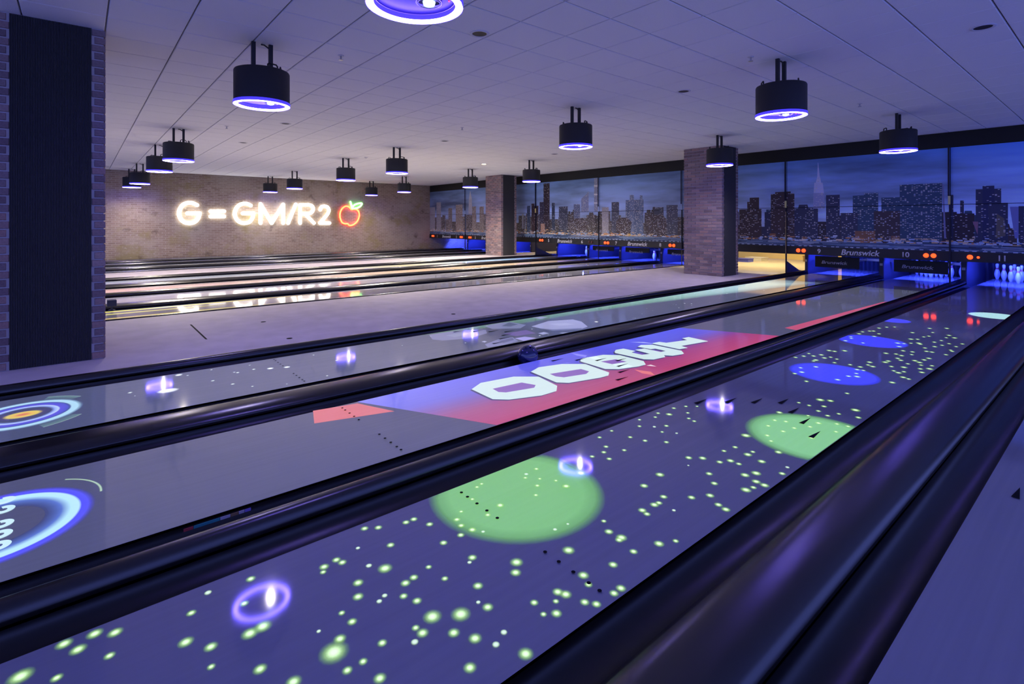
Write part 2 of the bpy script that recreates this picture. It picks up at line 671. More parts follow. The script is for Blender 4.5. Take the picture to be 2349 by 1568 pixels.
def pillar(x0, x1, y0, y1, label, front_single=True):
    """brick pillar: bricks on -y and on the two margins of +x, dark ribbed panel between the margins"""
    root = empty('brick_pillar', ((x0 + x1) / 2, (y0 + y1) / 2, WZ))
    tag(root, label, kind='structure')
    MB().box(x0 + BT, x1 - BT, y0 + BT, y1 - BT, WZ, CEIL).build('mortar_core', 'mortar', root)
    mg = 0.105
    back = MB()
    for k in range(43):
        z = WZ + COURSE * (k + .5) + 0.002
        odd = k % 2
        for a, b_ in runs(x0, x1, odd):
            if front_single:
                o = link('brick', brick_me(b_ - a, 'x'), None, ((a + b_) / 2, y0 + BT, z))
                put(o, root)
            else:
                m = brick_mesh(b_ - a, 'x')
                back.add([(vx + (a + b_) / 2, vy + y0 + BT, vz + z) for vx, vy, vz in m.v], m.f)
            m = brick_mesh(b_ - a, 'x')
            back.add([((a + b_) / 2 - vx, y1 - BT - vy, vz + z) for vx, vy, vz in m.v], m.f)
        for a, b_ in ((y0, y0 + (mg if odd else mg - 0.02)), (y1 - (mg if not odd else mg - 0.02), y1)):
            o = link('brick', brick_me(b_ - a, 'y'), None, (x1 - BT, (a + b_) / 2, z))
            put(o, root)
        for a, b_ in runs(y0, y1, odd):
            m = brick_mesh(b_ - a, 'y')
            back.add([(x0 + BT - vx, vy + (a + b_) / 2, vz + z) for vx, vy, vz in m.v], m.f)
    tag(back.build('brick_courses', 'brick', root), kind='stuff')
    pn = MB()
    prof = []
    n = int((y1 - y0 - 2 * mg) / 0.011)
    for i in range(n):
        y = y0 + mg + (y1 - y0 - 2 * mg) * i / n
        d = (y1 - y0 - 2 * mg) / n
        prof += [(x1 - BT + 0.002, y), (x1 - 0.004, y + d * .2), (x1 - 0.004, y + d * .6), (x1 - BT + 0.002, y + d * .8)]
    pn.add([(x, y, WZ + 0.005) for x, y in prof] + [(x, y, CEIL - 0.005) for x, y in prof],
           [(i, i + 1, len(prof) + i + 1, len(prof) + i) for i in range(len(prof) - 1)])
    tag(pn.build('ribbed_panel', 'panel_fabric', root), 'dark ribbed panel set into the pillar')
    return root


pillar(-7.56, -6.50, -0.60, 0.19, 'near brick pillar with dark ribbed panel on the walkway, by lane nine', front_single=False)
pillar(-7.58, -6.53, 12.10, 12.90, 'brick pillar in front of the skyline mural, left of lane number nine')
pillar(-17.20, -16.17, 12.85, 13.65, 'brick pillar on the narrow walkway left of lane number five')

# ------------------------------------------------------------------ lanes
GUTP = []
for i in range(13):
    a = math.pi * i / 12
    GUTP.append((GUT / 2 - GUT / 2 * math.cos(a), -0.012 - 0.072 * math.sin(a)))


def gutter(side_x, sgn, parent):
    """trough beside a lane edge; sgn -1 = on the left of side_x"""
    prof = [(0, 0.0)] + GUTP + [(GUT, 0.0)]
    m = MB()
    m.sweep([(side_x + sgn * x, z) for x, z in prof], Y0, 15.40)
    return m.build('gutter', 'gutter', parent)


ARROW_Y = [3.70, 3.90, 4.05, 4.20, 4.05, 3.90, 3.70]
LANE_LABEL = {
    1: 'farthest lane, beside the neon brick wall', 2: 'second lane from the neon brick wall, numbered two', 3: 'third lane from the neon brick wall, numbered three',
    4: 'lane on the far side of the narrow walkway', 5: 'lane five with pale and cyan light, beside the narrow walkway', 6: 'lane six with salmon and amber light projected along it',
    7: 'lane seven with plain lavender sheen, second from the wide walkway', 8: 'lane eight with yellow streaks, on the far edge of the wide walkway',
    9: 'lane nine with drifting asteroids projected on it', 10: 'lane ten with blue and red banner and big white digits',
    11: 'lane eleven with green firefly dots and discs projected on it', 12: 'nearest lane, dark violet, at the lower right corner'}
LANES = {}
dot_me = MB().lathe([(0.0085, 0), (0.0085, 0.0008)], 0, 0, 10).mesh('lane_dot', 'marker')
arrow_me = MB().add([(-0.016, -0.075, 0), (0.016, -0.075, 0), (0, 0.085, 0), (-0.016, -0.075, .0008), (0.016, -0.075, .0008), (0, 0.085, .0008)],
                    [(0, 2, 1), (3, 4, 5), (0, 1, 4, 3), (1, 2, 5, 4), (2, 0, 3, 5)]).mesh('lane_arrow', 'marker')
for k in range(1, 13):
    L = LEFT[k]
    root = empty('bowling_lane', (CEN[k], Y0, 0))
    tag(root, LANE_LABEL[k], 'bowling lane', 'bowling lanes')
    LANES[k] = root
    MB().box(L, L + LW, Y0, Y1, -0.05, 0.0).build('lane_bed', 'lane', root)
    gutter(L, -1, root)
    gutter(L + LW, 1, root)
    if k >= 9:
        bw = LW / 39
        for bd in (3, 5, 8, 11, 14):
            for x in (L + (bd - .5) * bw, L + LW - (bd - .5) * bw):
                link('lane_dot', dot_me, root, (x, 1.506, 0.004))
        for i, y in enumerate(ARROW_Y):
            link('lane_arrow', arrow_me, root, (L + bw * (5 * (i + 1) - .5), y, 0.004))

# ------------------------------------------------------------------ caps between lanes
CAPZ = 0.065


def cap(xa, xb, label, grp):
    w = xb - xa
    prof = [(xa, -0.05), (xa, 0.012)]
    n = 10
    for i in range(n + 1):
        t = i / n
        prof.append((xa + w * t, 0.018 + (CAPZ - 0.018) * (1 - abs(2 * t - 1) ** 3.2)))
    prof += [(xb, 0.012), (xb, -0.05)]
    m = MB().sweep(prof, Y0, 15.4, closed=True)
    o = m.build('division_cap', 'black_plastic')
    tag(o, label, 'lane divider', grp)
    return o


for a, b_ in ((1, 2), (3, 4), (5, 6), (7, 8), (9, 10), (11, 12)):
    cap(LEFT[a] + LW + GUT, LEFT[b_] - GUT, 'wide black ball-return capping between lane %s and lane %s' % (W[a], W[b_]), 'ball-return cappings')
for a, b_ in ((2, 3), (6, 7), (10, 11)):
    cap(LEFT[a] + LW + GUT, LEFT[b_] - GUT, 'narrow black capping between lane %s and lane %s' % (W[a], W[b_]), 'narrow cappings')
cap(LEFT[9] - GUT - 0.095, LEFT[9] - GUT, 'black edge capping between wide walkway and lane nine', 'walkway edge cappings')
cap(LEFT[8] + LW + GUT, WALK_B[0], 'black edge capping between lane eight and wide walkway', 'walkway edge cappings')
cap(WALK_A[1], LEFT[5] - GUT, 'black edge capping between narrow walkway and lane five', 'walkway edge cappings')
cap(LEFT[4] + LW + GUT, WALK_A[0], 'black edge capping between lane four and narrow walkway', 'walkway edge cappings')
cap(LEFT[12] + LW + GUT, LEFT[12] + LW + GUT + 0.3, 'black capping on the right of the nearest lane', 'ball-return cappings')

# ------------------------------------------------------------------ pictures thrown on the lanes by the projectors
Z1 = 0.0012


class Picture(MB):
    def flat(s, pts, col, z=Z1):
        return s.add([(x, y, z) for x, y in pts], [list(range(len(pts)))], [(*col, 1)] * len(pts))

    def px(s, o, sc_, pts, col, z=Z1, lim=None):
        q = [on_z(o[0] + x / sc_, o[1] + y / sc_, 0) for x, y in pts]
        if lim:
            q = [(min(max(x, lim[0] + .004), lim[1] - .004), y) for x, y in q]
        return s.flat(q, col, z)

    def glow(s, x, y, rings, n=14, z=Z1, sx=1.0, sy=1.0, lim=None):
        """concentric soft disc: rings = [(radius, (r,g,b), alpha), ...] from the middle out"""
        v, c, f = [(x, y, z)], [(*rings[0][1], rings[0][2])], []
        for r, col, al in rings:
            for k in range(n):
                a = 2 * math.pi * k / n
                v.append((x + r * sx * math.cos(a), y + r * sy * math.sin(a), z))
                c.append((*col, al))
        if lim:
            v = [(min(max(q[0], lim[0] + .003), lim[1] - .003), q[1], q[2]) for q in v]
        f = [(0, 1 + k, 1 + (k + 1) % n) for k in range(n)]
        for i in range(len(rings) - 1):
            for k in range(n):
                a0, a1 = 1 + i * n + k, 1 + i * n + (k + 1) % n
                f.append((a0, a0 + n, a1 + n, a1))
        return s.add(v, f, c)

    def annulus(s, x, y, rings, n=48, z=Z1, a0=0.0, a1=2 * math.pi):
        v, c, f = [], [], []
        for r, col, al in rings:
            for k in range(n + 1):
                a = a0 + (a1 - a0) * k / n
                v.append((x + r * math.cos(a), y + r * math.sin(a), z))
                c.append((*col, al))
        m = n + 1
        for i in range(len(rings) - 1):
            for k in range(n):
                f.append((i * m + k, i * m + k + 1, (i + 1) * m + k + 1, (i + 1) * m + k))
        return s.add(v, f, c)


# lane 11: discs, fireflies
lim11 = (LEFT[11], LEFT[11] + LW)
p11 = Picture()
grn = (0.20, 0.52, 0.06)
for x, y, r, c0, c1 in ((-2.06, 1.74, 0.43, (0.14, 0.42, 0.03), (0.12, 0.38, 0.02)), (-1.34, 3.67, 0.40, (0.16, 0.46, 0.11), (0.13, 0.40, 0.07))):
    q11 = Picture()
    q11.glow(x, y, [(r * .2, c0, 1), (r * .80, c0, 1), (r * .93, c1, .8), (r * 1.06, (0.10, 0.30, 0.03), 0)], 48, Z1, lim=lim11)
    q11.build('projected_disc', 'projection', LANES[11])
for x, y, r, c0 in ((-1.80, 5.33, 0.345, (0.018, 0.022, 0.72)), (-2.0, 7.12, 0.33, (0.018, 0.022, 0.72)), (-2.22, 8.86, 0.19, (0.03, 0.03, 0.66)), (-1.36, 10.45, 0.30, (0.35, 0.62, 0.62))):
    q11 = Picture()
    q11.glow(x, y, [(r * .3, c0, 1), (r * .93, c0, 1), (r, c0, .6), (r * 1.06, c0, 0)], 40, Z1, lim=lim11)
    q11.build('projected_disc', 'projection', LANES[11])
DOT2 = [(284,838,1),(320,733,2),(394,728,2),(460,822,2),(543,700,2),(585,683,2),(670,710,2),(817,685,2),(840,717,2),(900,740,2.3),(838,768,2),(958,750,1),(745,810,2),(900,890,2.2),(885,915,1),(168,902,2),(200,916,2),(102,940,2.2),(97,968,1.5),(343,933,1.3),(430,948,3.2),(665,940,1.5),(585,997,2),(540,1027,2.2),(285,1025,2.3),(285,1100,2.3),(428,1094,1.1),(399,1125,1.1),(530,1097,1.8),(602,1123,2),(752,1003,1.6),(930,1042,2.3),(1138,915,3),(1133,970,2.5),(1418,850,3),(1345,738,1.1),(1414,709,.8),(1635,750,2.3),(1703,782,2.8),(1690,795,2),(1608,693,1.5),(1768,857,2),(1658,928,2.2),(1905,815,2.5),(1995,800,1.6),(1498,985,2.5),(1525,1035,1.8),(1360,1075,2.3),(1403,1088,2.5),(1350,1125,1.4),(1505,1130,2),(1568,1140,2),(1663,1082,2),(1700,1055,2.2),(1233,1132,1.8),(1283,1195,1.4),(1353,1190,2.2),(1453,1250,1.8),(685,1208,3.6),(838,1195,3.8),(932,1130,.9),(983,1157,2.3),(595,1268,1.6),(632,1296,2.3),(590,1344,1.3),(800,1295,2.3),(915,1325,2.5),(1070,1292,1.2),(1027,1358,1.3),(253,1235,1.9),(197,1188,1.4),(73,1286,.8),(155,1400,5),(187,1328,2.3),(415,1350,1.8),(312,1450,1.6),(227,1497,1.8),(402,1540,2.2),(887,1483,2.3),(1187,1408,2.8),
(1650,207,1.6),(1585,242,1.8),(1620,292,2),(1608,322,2),(1637,358,2),(1718,311,1.8),(1750,241,1.9),(1830,260,2),(1945,268,2),(1800,182,1.8),(1880,185,1.3),(1945,180,2),(1922,213,1.5),(2000,220,1),(2095,155,1.8),(2065,140,1.8),(1985,85,2),(2050,75,1.8),(2110,75,1.5),(1900,112,1.8),(1960,118,2.8),(1885,133,1.7),(1800,147,1.6),(2060,110,1.7),(1910,443,2.8),(1825,503,2.5),(1930,562,2.2),(1880,605,2.5),(1905,595,2),(1815,635,2.4),(1840,655,2),(2065,352,2.4),(2140,354,2.6),(2232,375,2.2),(2290,368,2.6),(2335,385,2),(2255,315,1.8),(2315,295,2),(2175,438,2.2),(2203,490,2.2),(2080,566,2.2),(2180,555,2.4),(2225,605,2.2),(2265,630,2.4),(1985,635,1),(2063,393,.7),(1545,345,1.9),(1485,435,3),
(1245,412,1.8),(1190,440,1.3),(1185,460,1.5),(1263,465,1.4),(1250,502,1.8),(1350,475,1.4),(1405,505,2.6),(1242,553,1.6),(950,493,1.4),(925,510,1.5),(900,575,1.5),(1050,608,2.4),(983,660,1.8),(840,642,1.4)]
DOT1 = [(110,1530,3.6),(305,1538,1.8),(345,1355,2.6),(420,1385,2.6),(510,1300,2.6),(620,1293,2.5),(590,1418,1.8),(1000,1345,2.6),(1135,1370,2.3),(1137,1478,1.4),(1030,1188,1.8),(1120,1078,1.3),(1350,1005,2),(1315,1137,1.8),(1345,1298,3),(1415,1260,3.2),(1400,1490,2.3),(1580,1560,2.6)]
DOT3 = [(860,335,2.3),(887,320,1.5),(935,372,2.2),(845,445,2.3),(905,435,2.5),(905,480,2.2),(950,500,2.2),(850,525,2.5),(890,512,1.6),(1045,437,1.8),(1073,403,1),(1030,108,2.3),(1250,40,3),(1305,45,2.4),(1270,75,2),(1190,70,1.6),(1240,100,1.8),(1290,125,1.8),(1440,95,3),(1455,135,2),(1350,115,1.6),(1135,55,1.5),(1185,125,1.5),(1395,5,1.8),
(1005,150,1.8),(1065,157,1.8),(970,180,1.8),(1110,192,1.8),(1050,210,1.8),(965,232,1.8),(850,232,3),(1195,185,1.8),(1240,165,2.2),(1340,170,1.8),(1400,183,1.8),(1335,212,1.6),(1025,322,2.2),(985,262,1.6),(1205,245,2)]
DOTF = [(1640,910),(1900,908),(2080,855),(1860,855),(1785,965),(1850,955),(1620,993),(1705,995),(2110,945),(2075,975),(2180,977),(2010,1012),(1450,1045),(1530,1052),(1620,1045),(1720,1045),(1740,1058),(1920,1032),(1470,1090),(2020,1072),(2110,1052),(2280,1055),(2200,1090),(1800,1107),(1925,1090),(1520,1143),(1820,1150),(1890,1160),(1640,1157),(2130,1135),(2150,1150),(1300,1175),(1430,1185),(1500,1205),(1630,1192),(2070,1193),(570,1140),(640,1150),(770,1143),(1850,1240),(1790,1260),(1450,1240),(1490,1265),(1670,1270),(1290,1290),(1330,1275),(1730,1292),(1580,1310),(1750,1327),(1890,1335),(1090,1290),(1070,1325),(1130,1345),(1530,1355),(1370,1345),(1740,1375),(1860,1375),(840,1322),(970,1350),(590,1225),(510,1235),(370,1210),(310,1178),(470,1195),(670,1250),(400,1262),(640,1295),(370,1275),(140,1228),(245,1212),(1460,1425),(1530,1412),(1760,1420),(1400,1400),(1520,1483),(1590,1505),(1380,1550),(280,1535),(205,1362),(400,1350),(220,1418),(130,1435),(930,1385),(1010,1395),(920,1435),(820,1470),(930,1475),(680,1515),(850,965),(855,985),(780,1015),(1005,1043),(1150,958),(955,925),(1210,925),(1310,840),(1210,852),(1090,890),(1140,890),(1000,900),(1410,838)]


def firefly(px, py, s, far=False):
    x, y = on_z(px, py, 0)
    if not (lim11[0] + .02 < x < lim11[1] - .02):
        return
    r = 0.0105 * s if not far else 0.030 * R.uniform(.8, 1.25)
    if s < 1.35 and not far:
        rings = [(r * .3, (.62, .80, .60), 1), (r * .6, (.5, .7, .45), .9), (r, (.3, .5, .2), 0)]
    else:
        rings = [(r * .14, (.74, .95, .58), 1), (r * .30, (.62, .90, .40), .95), (r * .50, (.36, .66, .14), .62), (r * .74, (.22, .48, .05), .24), (r, (.16, .38, .02), 0)]
    p11.glow(x, y, rings, 12, Z1 + 0.0006 + R.random() * 0.0006, lim=lim11)


for x, y, s in DOT2:
    firefly(700 + x / 2.347, 900 + y / 2.347, s)
for x, y, s in DOT1:
    firefly(x / 2.347, 900 + y / 2.347, s)
for x, y, s in DOT3:
    firefly(1349 + x / 2.347, 900 + y / 2.347, s * 1.2)
for x, y in DOTF:
    firefly(1800 + x / 5.593, 600 + y / 5.593, 2, True)
tag(p11.build('projected_fireflies', 'projection', LANES[11]), 'glowing green firefly dots thrown by a projector', kind='stuff')

# lane 10: banner, digits, orange strips, ring at the near end
lim10 = (LEFT[10], LEFT[10] + LW)
p10 = Picture()
p10.flat([(lim10[0] + .002, -.6), (lim10[1] - .002, -.6), (lim10[1] - .002, 13), (lim10[0] + .002, 13)], (.035, .040, .030), Z1 - .0008)  # faint even glow painted in for the projector's black level
yl0, yr0 = on_z(820, 922)[1], on_z(1140, 975)[1]
yl1, yr1 = on_z(1561, 752)[1], on_z(1786, 770)[1]
N = 16
cols = [(0.0, (.045, .05, .58)), (.35, (.055, .05, .46)), (.52, (.13, .03, .22)), (.68, (.26, .015, .07)), (1.0, (.38, .022, .035))]


def ramp(t):
    for (a, ca), (b_, cb) in zip(cols, cols[1:]):
        if t <= b_:
            u = (t - a) / (b_ - a)
            return tuple(ca[i] + (cb[i] - ca[i]) * u for i in range(3))
    return cols[-1][1]


v, c, f = [], [], []
for i in range(N + 1):
    t = i / N
    x = lim10[0] + .003 + (LW - .006) * t
    for j in range(5):
        u = j / 4
        ya, yb = yl0 + (yr0 - yl0) * t, yl1 + (yr1 - yl1) * t
        v.append((x, ya + (yb - ya) * u, Z1))
        k = ramp(t)
        w_ = max(0, 1 - u * 3) * .12 * (1 - t)
        c.append((k[0] + w_, k[1] + w_, k[2] + w_, 1))
for i in range(N):
    for j in range(4):
        f.append((i * 5 + j, (i + 1) * 5 + j, (i + 1) * 5 + j + 1, i * 5 + j + 1))
p10.add(v, f, c)
Zo = ((1050, 730), 2.936)
ORG = (.55, .11, .05)
p10.flat([on_z(718, 942), on_z(820, 925), on_z(905, 943), on_z(721, 971)], ORG)
p10.flat([on_z(1800, 752), (lim10[1] - .01, on_z(1827, 757)[1]), (lim10[1] - .01, on_z(2036, 691)[1]), on_z(2023, 693)], (.42, .045, .05))
WH, DK = (.52, .66, .60), (.0, .0, .0)
def z3(pts):
    return [((1320 + a / 6.909 - 1050) * 2.936, (750 + b_ / 6.909 - 730) * 2.936) for a, b_ in pts]


GLY = [
    ([(93,478),(155,435),(375,393),(545,393),(670,455),(665,490),(565,520),(345,548),(235,545)], [(235,475),(430,433),(525,450),(515,468),(325,500),(275,497)]),
    ([(492,360),(545,330),(700,308),(860,308),(1020,365),(1015,385),(960,400),(750,435),(665,432)], [(620,375),(830,342),(885,358),(865,375),(715,398),(660,392)]),
    (z3([(80,520),(110,495),(440,440),(700,445),(1080,540),(1115,595),(1000,625),(690,668),(470,665),(80,545)]), z3([(400,548),(640,512),(815,550),(580,590)])),
    (z3([(620,390),(640,362),(760,342),(950,380),(890,403),(1055,440),(1180,425),(945,362),(1090,340),(1185,360),(1355,395),(1430,378),(1265,342),(1195,350),(985,312),(1040,285),(1220,280),(1680,375),(1720,420),(1690,432),(1540,455),(1405,448),(1425,475),(1240,515),(1085,512),(630,412)]), None),
    (z3([(1225,255),(1330,235),(1440,250),(1770,205),(1690,178),(1795,158),(2105,225),(1680,300),(1780,330),(1650,352),(1225,264)]), None)]
for outer, hole in GLY:
    cx_, cy_ = sum(a for a, b_ in outer) / len(outer), sum(b_ for a, b_ in outer) / len(outer)
    sh = [(a - 9, b_ + 7) for a, b_ in outer]
    p10.px(*Zo, sh, (0.012, 0.012, 0.04), Z1 + .0004)
    p10.px(*Zo, outer, WH, Z1 + .0008)
    if hole:
        p10.px(*Zo, hole, (.17, .07, .30), Z1 + .0012)
# lightning streaks and pale glitch bars across the third digit
for pts, col in (([(390,342),(440,355),(470,362),(430,352)], (.4, .45, .9)), ([(1160,160),(1240,165),(1330,172),(1250,160)], (.35, .4, .9)), ([(1270,318),(1340,325),(1300,312)], (.7, .6, .6)),
                 ([(700,303),(770,296),(740,300)], (.4, .45, .9)), ([(1190,345),(1300,360),(1330,385),(1240,370)], (.62, .13, .06)), ([(760,232),(870,250),(860,262),(800,250)], (.2, .2, .8))):
    p10.px(*Zo, pts, col, Z1 + .0006)
for pts in ([(882,264),(930,257),(985,277),(945,284)], [(1045,314),(1105,303),(1180,322),(1120,336)]):
    p10.px(*Zo, pts, (.62, .80, .82), Z1 + .0011)
bx_, by_ = -3.33, -0.32
p10.annulus(bx_, by_, [(.19, (.01, .02, .10), .5), (.25, (.06, .13, .42), 1), (.285, (.40, .70, .78), 1), (.315, (.42, .70, .80), 1), (.325, (.05, .05, .75), 1), (.35, (.06, .06, .70), 1), (.38, (.02, .02, .3), 0)], 56, a0=-0.6, a1=math.pi + .9)
p10.annulus(bx_ - .12, by_ + .10, [(.295, (.10, .2, .12), .0), (.30, (.35, .5, .3), 1), (.305, (.35, .5, .3), 1), (.31, (.1, .2, .1), 0)], 30, Z1 - .0004, a0=1.5, a1=2.6)
for i, (px, py) in enumerate(((10, 1148), (8, 1169), (4, 1202), (0, 1226), (-4, 1252))):
    x, y = on_z(px, py)
    p10.annulus(x, y, [(.014, (.5, .72, .78), 1), (.042, (.5, .72, .78), 1)], 20, Z1 + .0008, a0=-1.0, a1=3.4)
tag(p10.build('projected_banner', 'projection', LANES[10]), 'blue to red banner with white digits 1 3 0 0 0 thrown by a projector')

# lane 9: asteroids, stars, green streak, galaxy ring at the near end
p9 = Picture()
lim9 = (LEFT[9], LEFT[9] + LW)
p9.flat([(lim9[0] + .002, -.6), (lim9[1] - .002, -.6), (lim9[1] - .002, 13), (lim9[0] + .002, 13)], (.030, .042, .050), Z1 - .0009)  # projector black level put in as weak emission over the whole lane
A9 = ((900, 680), 3.915)
RK = [([(1250,268),(1400,220),(1620,205),(1700,225),(1755,270),(1700,290),(1440,305),(1330,285)], (.24, .25, .40)), ([(330,345),(450,325),(620,300),(840,300),(850,330),(700,375),(450,395),(360,385)], (.13, .14, .24)),
      ([(820,265),(980,235),(1060,228),(1200,255),(1150,285),(900,290)], (.13, .15, .24)), ([(830,430),(960,380),(1080,365),(1130,400),(1020,440),(860,455)], (.12, .13, .25)), ([(800,405),(825,398),(850,403),(830,412)], (.30, .32, .45)),
      ([(1310,330),(1360,318),(1410,330),(1350,342)], (.26, .28, .44)), ([(1500,325),(1580,322),(1540,335)], (.26, .28, .42)), ([(1100,375),(1190,360),(1290,372),(1180,398)], (.24, .22, .50)), ([(1255,188),(1330,180),(1400,186),(1330,202)], (.2, .22, .32))]
for pts, col in RK:
    p9.px(*A9, pts, col, Z1, lim9)
for pts, col in (([(980,265),(1050,232),(1130,250),(1060,270)], (.05, .07, .10)), ([(1400,245),(1560,238),(1640,250),(1500,262)], (.30, .31, .46)), ([(1330,285),(1440,295),(1700,283),(1700,290),(1440,305)], (.10, .11, .2)), ([(950,400),(1080,372),(1090,390),(1000,415)], (.05, .06, .12)),
                 ([(480,350),(640,320),(700,335),(560,365)], (.17, .19, .28)), ([(1000,335),(1200,300),(1290,330),(1110,355)], (.10, .07, .20))):
    p9.px(*A9, pts, col, Z1 + .0005, lim9)
# soft green nebula along the far edge, cream wall's reflection painted in towards pins
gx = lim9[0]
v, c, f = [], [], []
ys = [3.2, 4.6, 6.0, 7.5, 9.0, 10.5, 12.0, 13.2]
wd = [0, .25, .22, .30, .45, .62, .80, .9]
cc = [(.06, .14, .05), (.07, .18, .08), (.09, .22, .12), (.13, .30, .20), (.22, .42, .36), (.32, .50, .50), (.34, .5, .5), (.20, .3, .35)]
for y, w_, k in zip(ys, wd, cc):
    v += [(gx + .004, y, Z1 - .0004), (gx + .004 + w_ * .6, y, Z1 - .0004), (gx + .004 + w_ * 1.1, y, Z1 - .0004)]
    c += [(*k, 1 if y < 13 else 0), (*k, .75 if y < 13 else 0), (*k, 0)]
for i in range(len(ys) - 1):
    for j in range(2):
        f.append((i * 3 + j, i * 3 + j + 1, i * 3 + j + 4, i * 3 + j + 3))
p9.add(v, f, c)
for i in range(46):
    x, y = R.uniform(lim9[0] + .06, lim9[1] - .06), R.uniform(.3, 11)
    r = R.choice((.006, .008, .011, .016))
    p9.glow(x, y, [(r * .4, (.7, .8, .75), 1), (r * 1.2, (.3, .4, .4), 0)], 8, Z1 + .0009)
for px, py in ((620, 845), (658, 842), (410, 860), (1368, 738)):
    x, y = on_z(px, py)
    p9.glow(x, y, [(.012, (.9, .95, .95), 1), (.035, (.4, .5, .6), 0)], 10, Z1 + .0009)
x, y = on_z(385, 896)
p9.glow(x, y, [(.03, (.75, .78, .75), 1), (.06, (.55, .6, .6), 1), (.085, (.2, .2, .3), 0)], 20, Z1 + .0009, sx=.8)
x, y = -5.15, -0.32
p9.glow(x, y, [(.02, (.60, .16, .02), 1), (.05, (.70, .42, .02), 1), (.085, (.62, .50, .03), 1), (.11, (.05, .03, .10), .6), (.16, (.02, .02, .10), .3)], 30, Z1 + .0006, sx=.75)
p9.annulus(x, y, [(.15, (.02, .02, .12), .3), (.175, (.25, .35, .75), 1), (.195, (.42, .55, .75), 1), (.205, (.08, .06, .55), 1), (.245, (.05, .06, .45), 1), (.26, (.03, .06, .2), 1), (.27, (.35, .58, .70), 1), (.305, (.36, .60, .72), 1), (.34, (.03, .06, .2), 0)], 56, a0=-.9, a1=math.pi + .9)
p9.annulus(x, y - .02, [(.33, (.10, .2, .2), 0), (.42, (.10, .2, .18), .7), (.425, (.35, .45, .35), 1), (.43, (.1, .2, .2), 0)], 12, Z1 - .0006, a0=.35, a1=.95)
p9.annulus(x, y - .02, [(.33, (.10, .2, .2), 0), (.42, (.10, .2, .18), .7), (.425, (.35, .45, .35), 1), (.43, (.1, .2, .2), 0)], 12, Z1 - .0006, a0=2.2, a1=2.8)
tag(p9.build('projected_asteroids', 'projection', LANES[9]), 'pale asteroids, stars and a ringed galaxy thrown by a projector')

# far lanes: long bands of coloured light
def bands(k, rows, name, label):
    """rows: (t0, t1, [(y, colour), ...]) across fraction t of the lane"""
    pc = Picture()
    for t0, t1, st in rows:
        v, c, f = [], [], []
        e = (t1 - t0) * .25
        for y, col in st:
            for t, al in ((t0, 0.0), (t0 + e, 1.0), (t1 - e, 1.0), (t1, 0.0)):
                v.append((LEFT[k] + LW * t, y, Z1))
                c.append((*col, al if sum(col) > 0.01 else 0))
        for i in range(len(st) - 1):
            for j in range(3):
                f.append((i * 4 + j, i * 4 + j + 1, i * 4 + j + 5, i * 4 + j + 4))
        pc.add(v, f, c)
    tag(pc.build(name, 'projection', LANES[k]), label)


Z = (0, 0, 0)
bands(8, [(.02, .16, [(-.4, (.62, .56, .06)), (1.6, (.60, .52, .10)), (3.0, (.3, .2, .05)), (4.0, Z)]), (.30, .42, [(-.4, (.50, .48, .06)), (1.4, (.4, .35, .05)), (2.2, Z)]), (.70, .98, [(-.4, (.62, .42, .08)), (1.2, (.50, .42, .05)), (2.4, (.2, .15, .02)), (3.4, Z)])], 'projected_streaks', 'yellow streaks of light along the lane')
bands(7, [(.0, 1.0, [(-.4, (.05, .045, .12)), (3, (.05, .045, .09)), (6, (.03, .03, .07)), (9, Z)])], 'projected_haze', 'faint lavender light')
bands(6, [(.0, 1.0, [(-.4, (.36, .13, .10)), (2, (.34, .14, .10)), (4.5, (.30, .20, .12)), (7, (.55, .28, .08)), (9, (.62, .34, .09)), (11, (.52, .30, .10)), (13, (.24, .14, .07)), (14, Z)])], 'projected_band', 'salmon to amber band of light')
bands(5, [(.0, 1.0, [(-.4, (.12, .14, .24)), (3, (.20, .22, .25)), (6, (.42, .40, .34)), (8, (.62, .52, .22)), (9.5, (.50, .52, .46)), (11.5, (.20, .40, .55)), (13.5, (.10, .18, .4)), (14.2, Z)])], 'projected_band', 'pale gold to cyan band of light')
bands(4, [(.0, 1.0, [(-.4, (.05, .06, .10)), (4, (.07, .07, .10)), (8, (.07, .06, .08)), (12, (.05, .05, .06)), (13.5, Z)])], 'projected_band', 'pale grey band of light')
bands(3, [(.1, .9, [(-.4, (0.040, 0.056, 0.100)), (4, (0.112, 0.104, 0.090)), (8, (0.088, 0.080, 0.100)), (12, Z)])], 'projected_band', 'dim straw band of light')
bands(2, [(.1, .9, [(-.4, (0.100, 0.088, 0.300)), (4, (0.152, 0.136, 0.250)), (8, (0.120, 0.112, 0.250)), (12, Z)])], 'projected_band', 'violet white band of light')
bands(1, [(.1, .9, [(-.4, (0.120, 0.104, 0.350)), (4, (0.136, 0.132, 0.220)), (8, (0.120, 0.120, 0.200)), (12, Z)])], 'projected_band', 'cool white band of light')

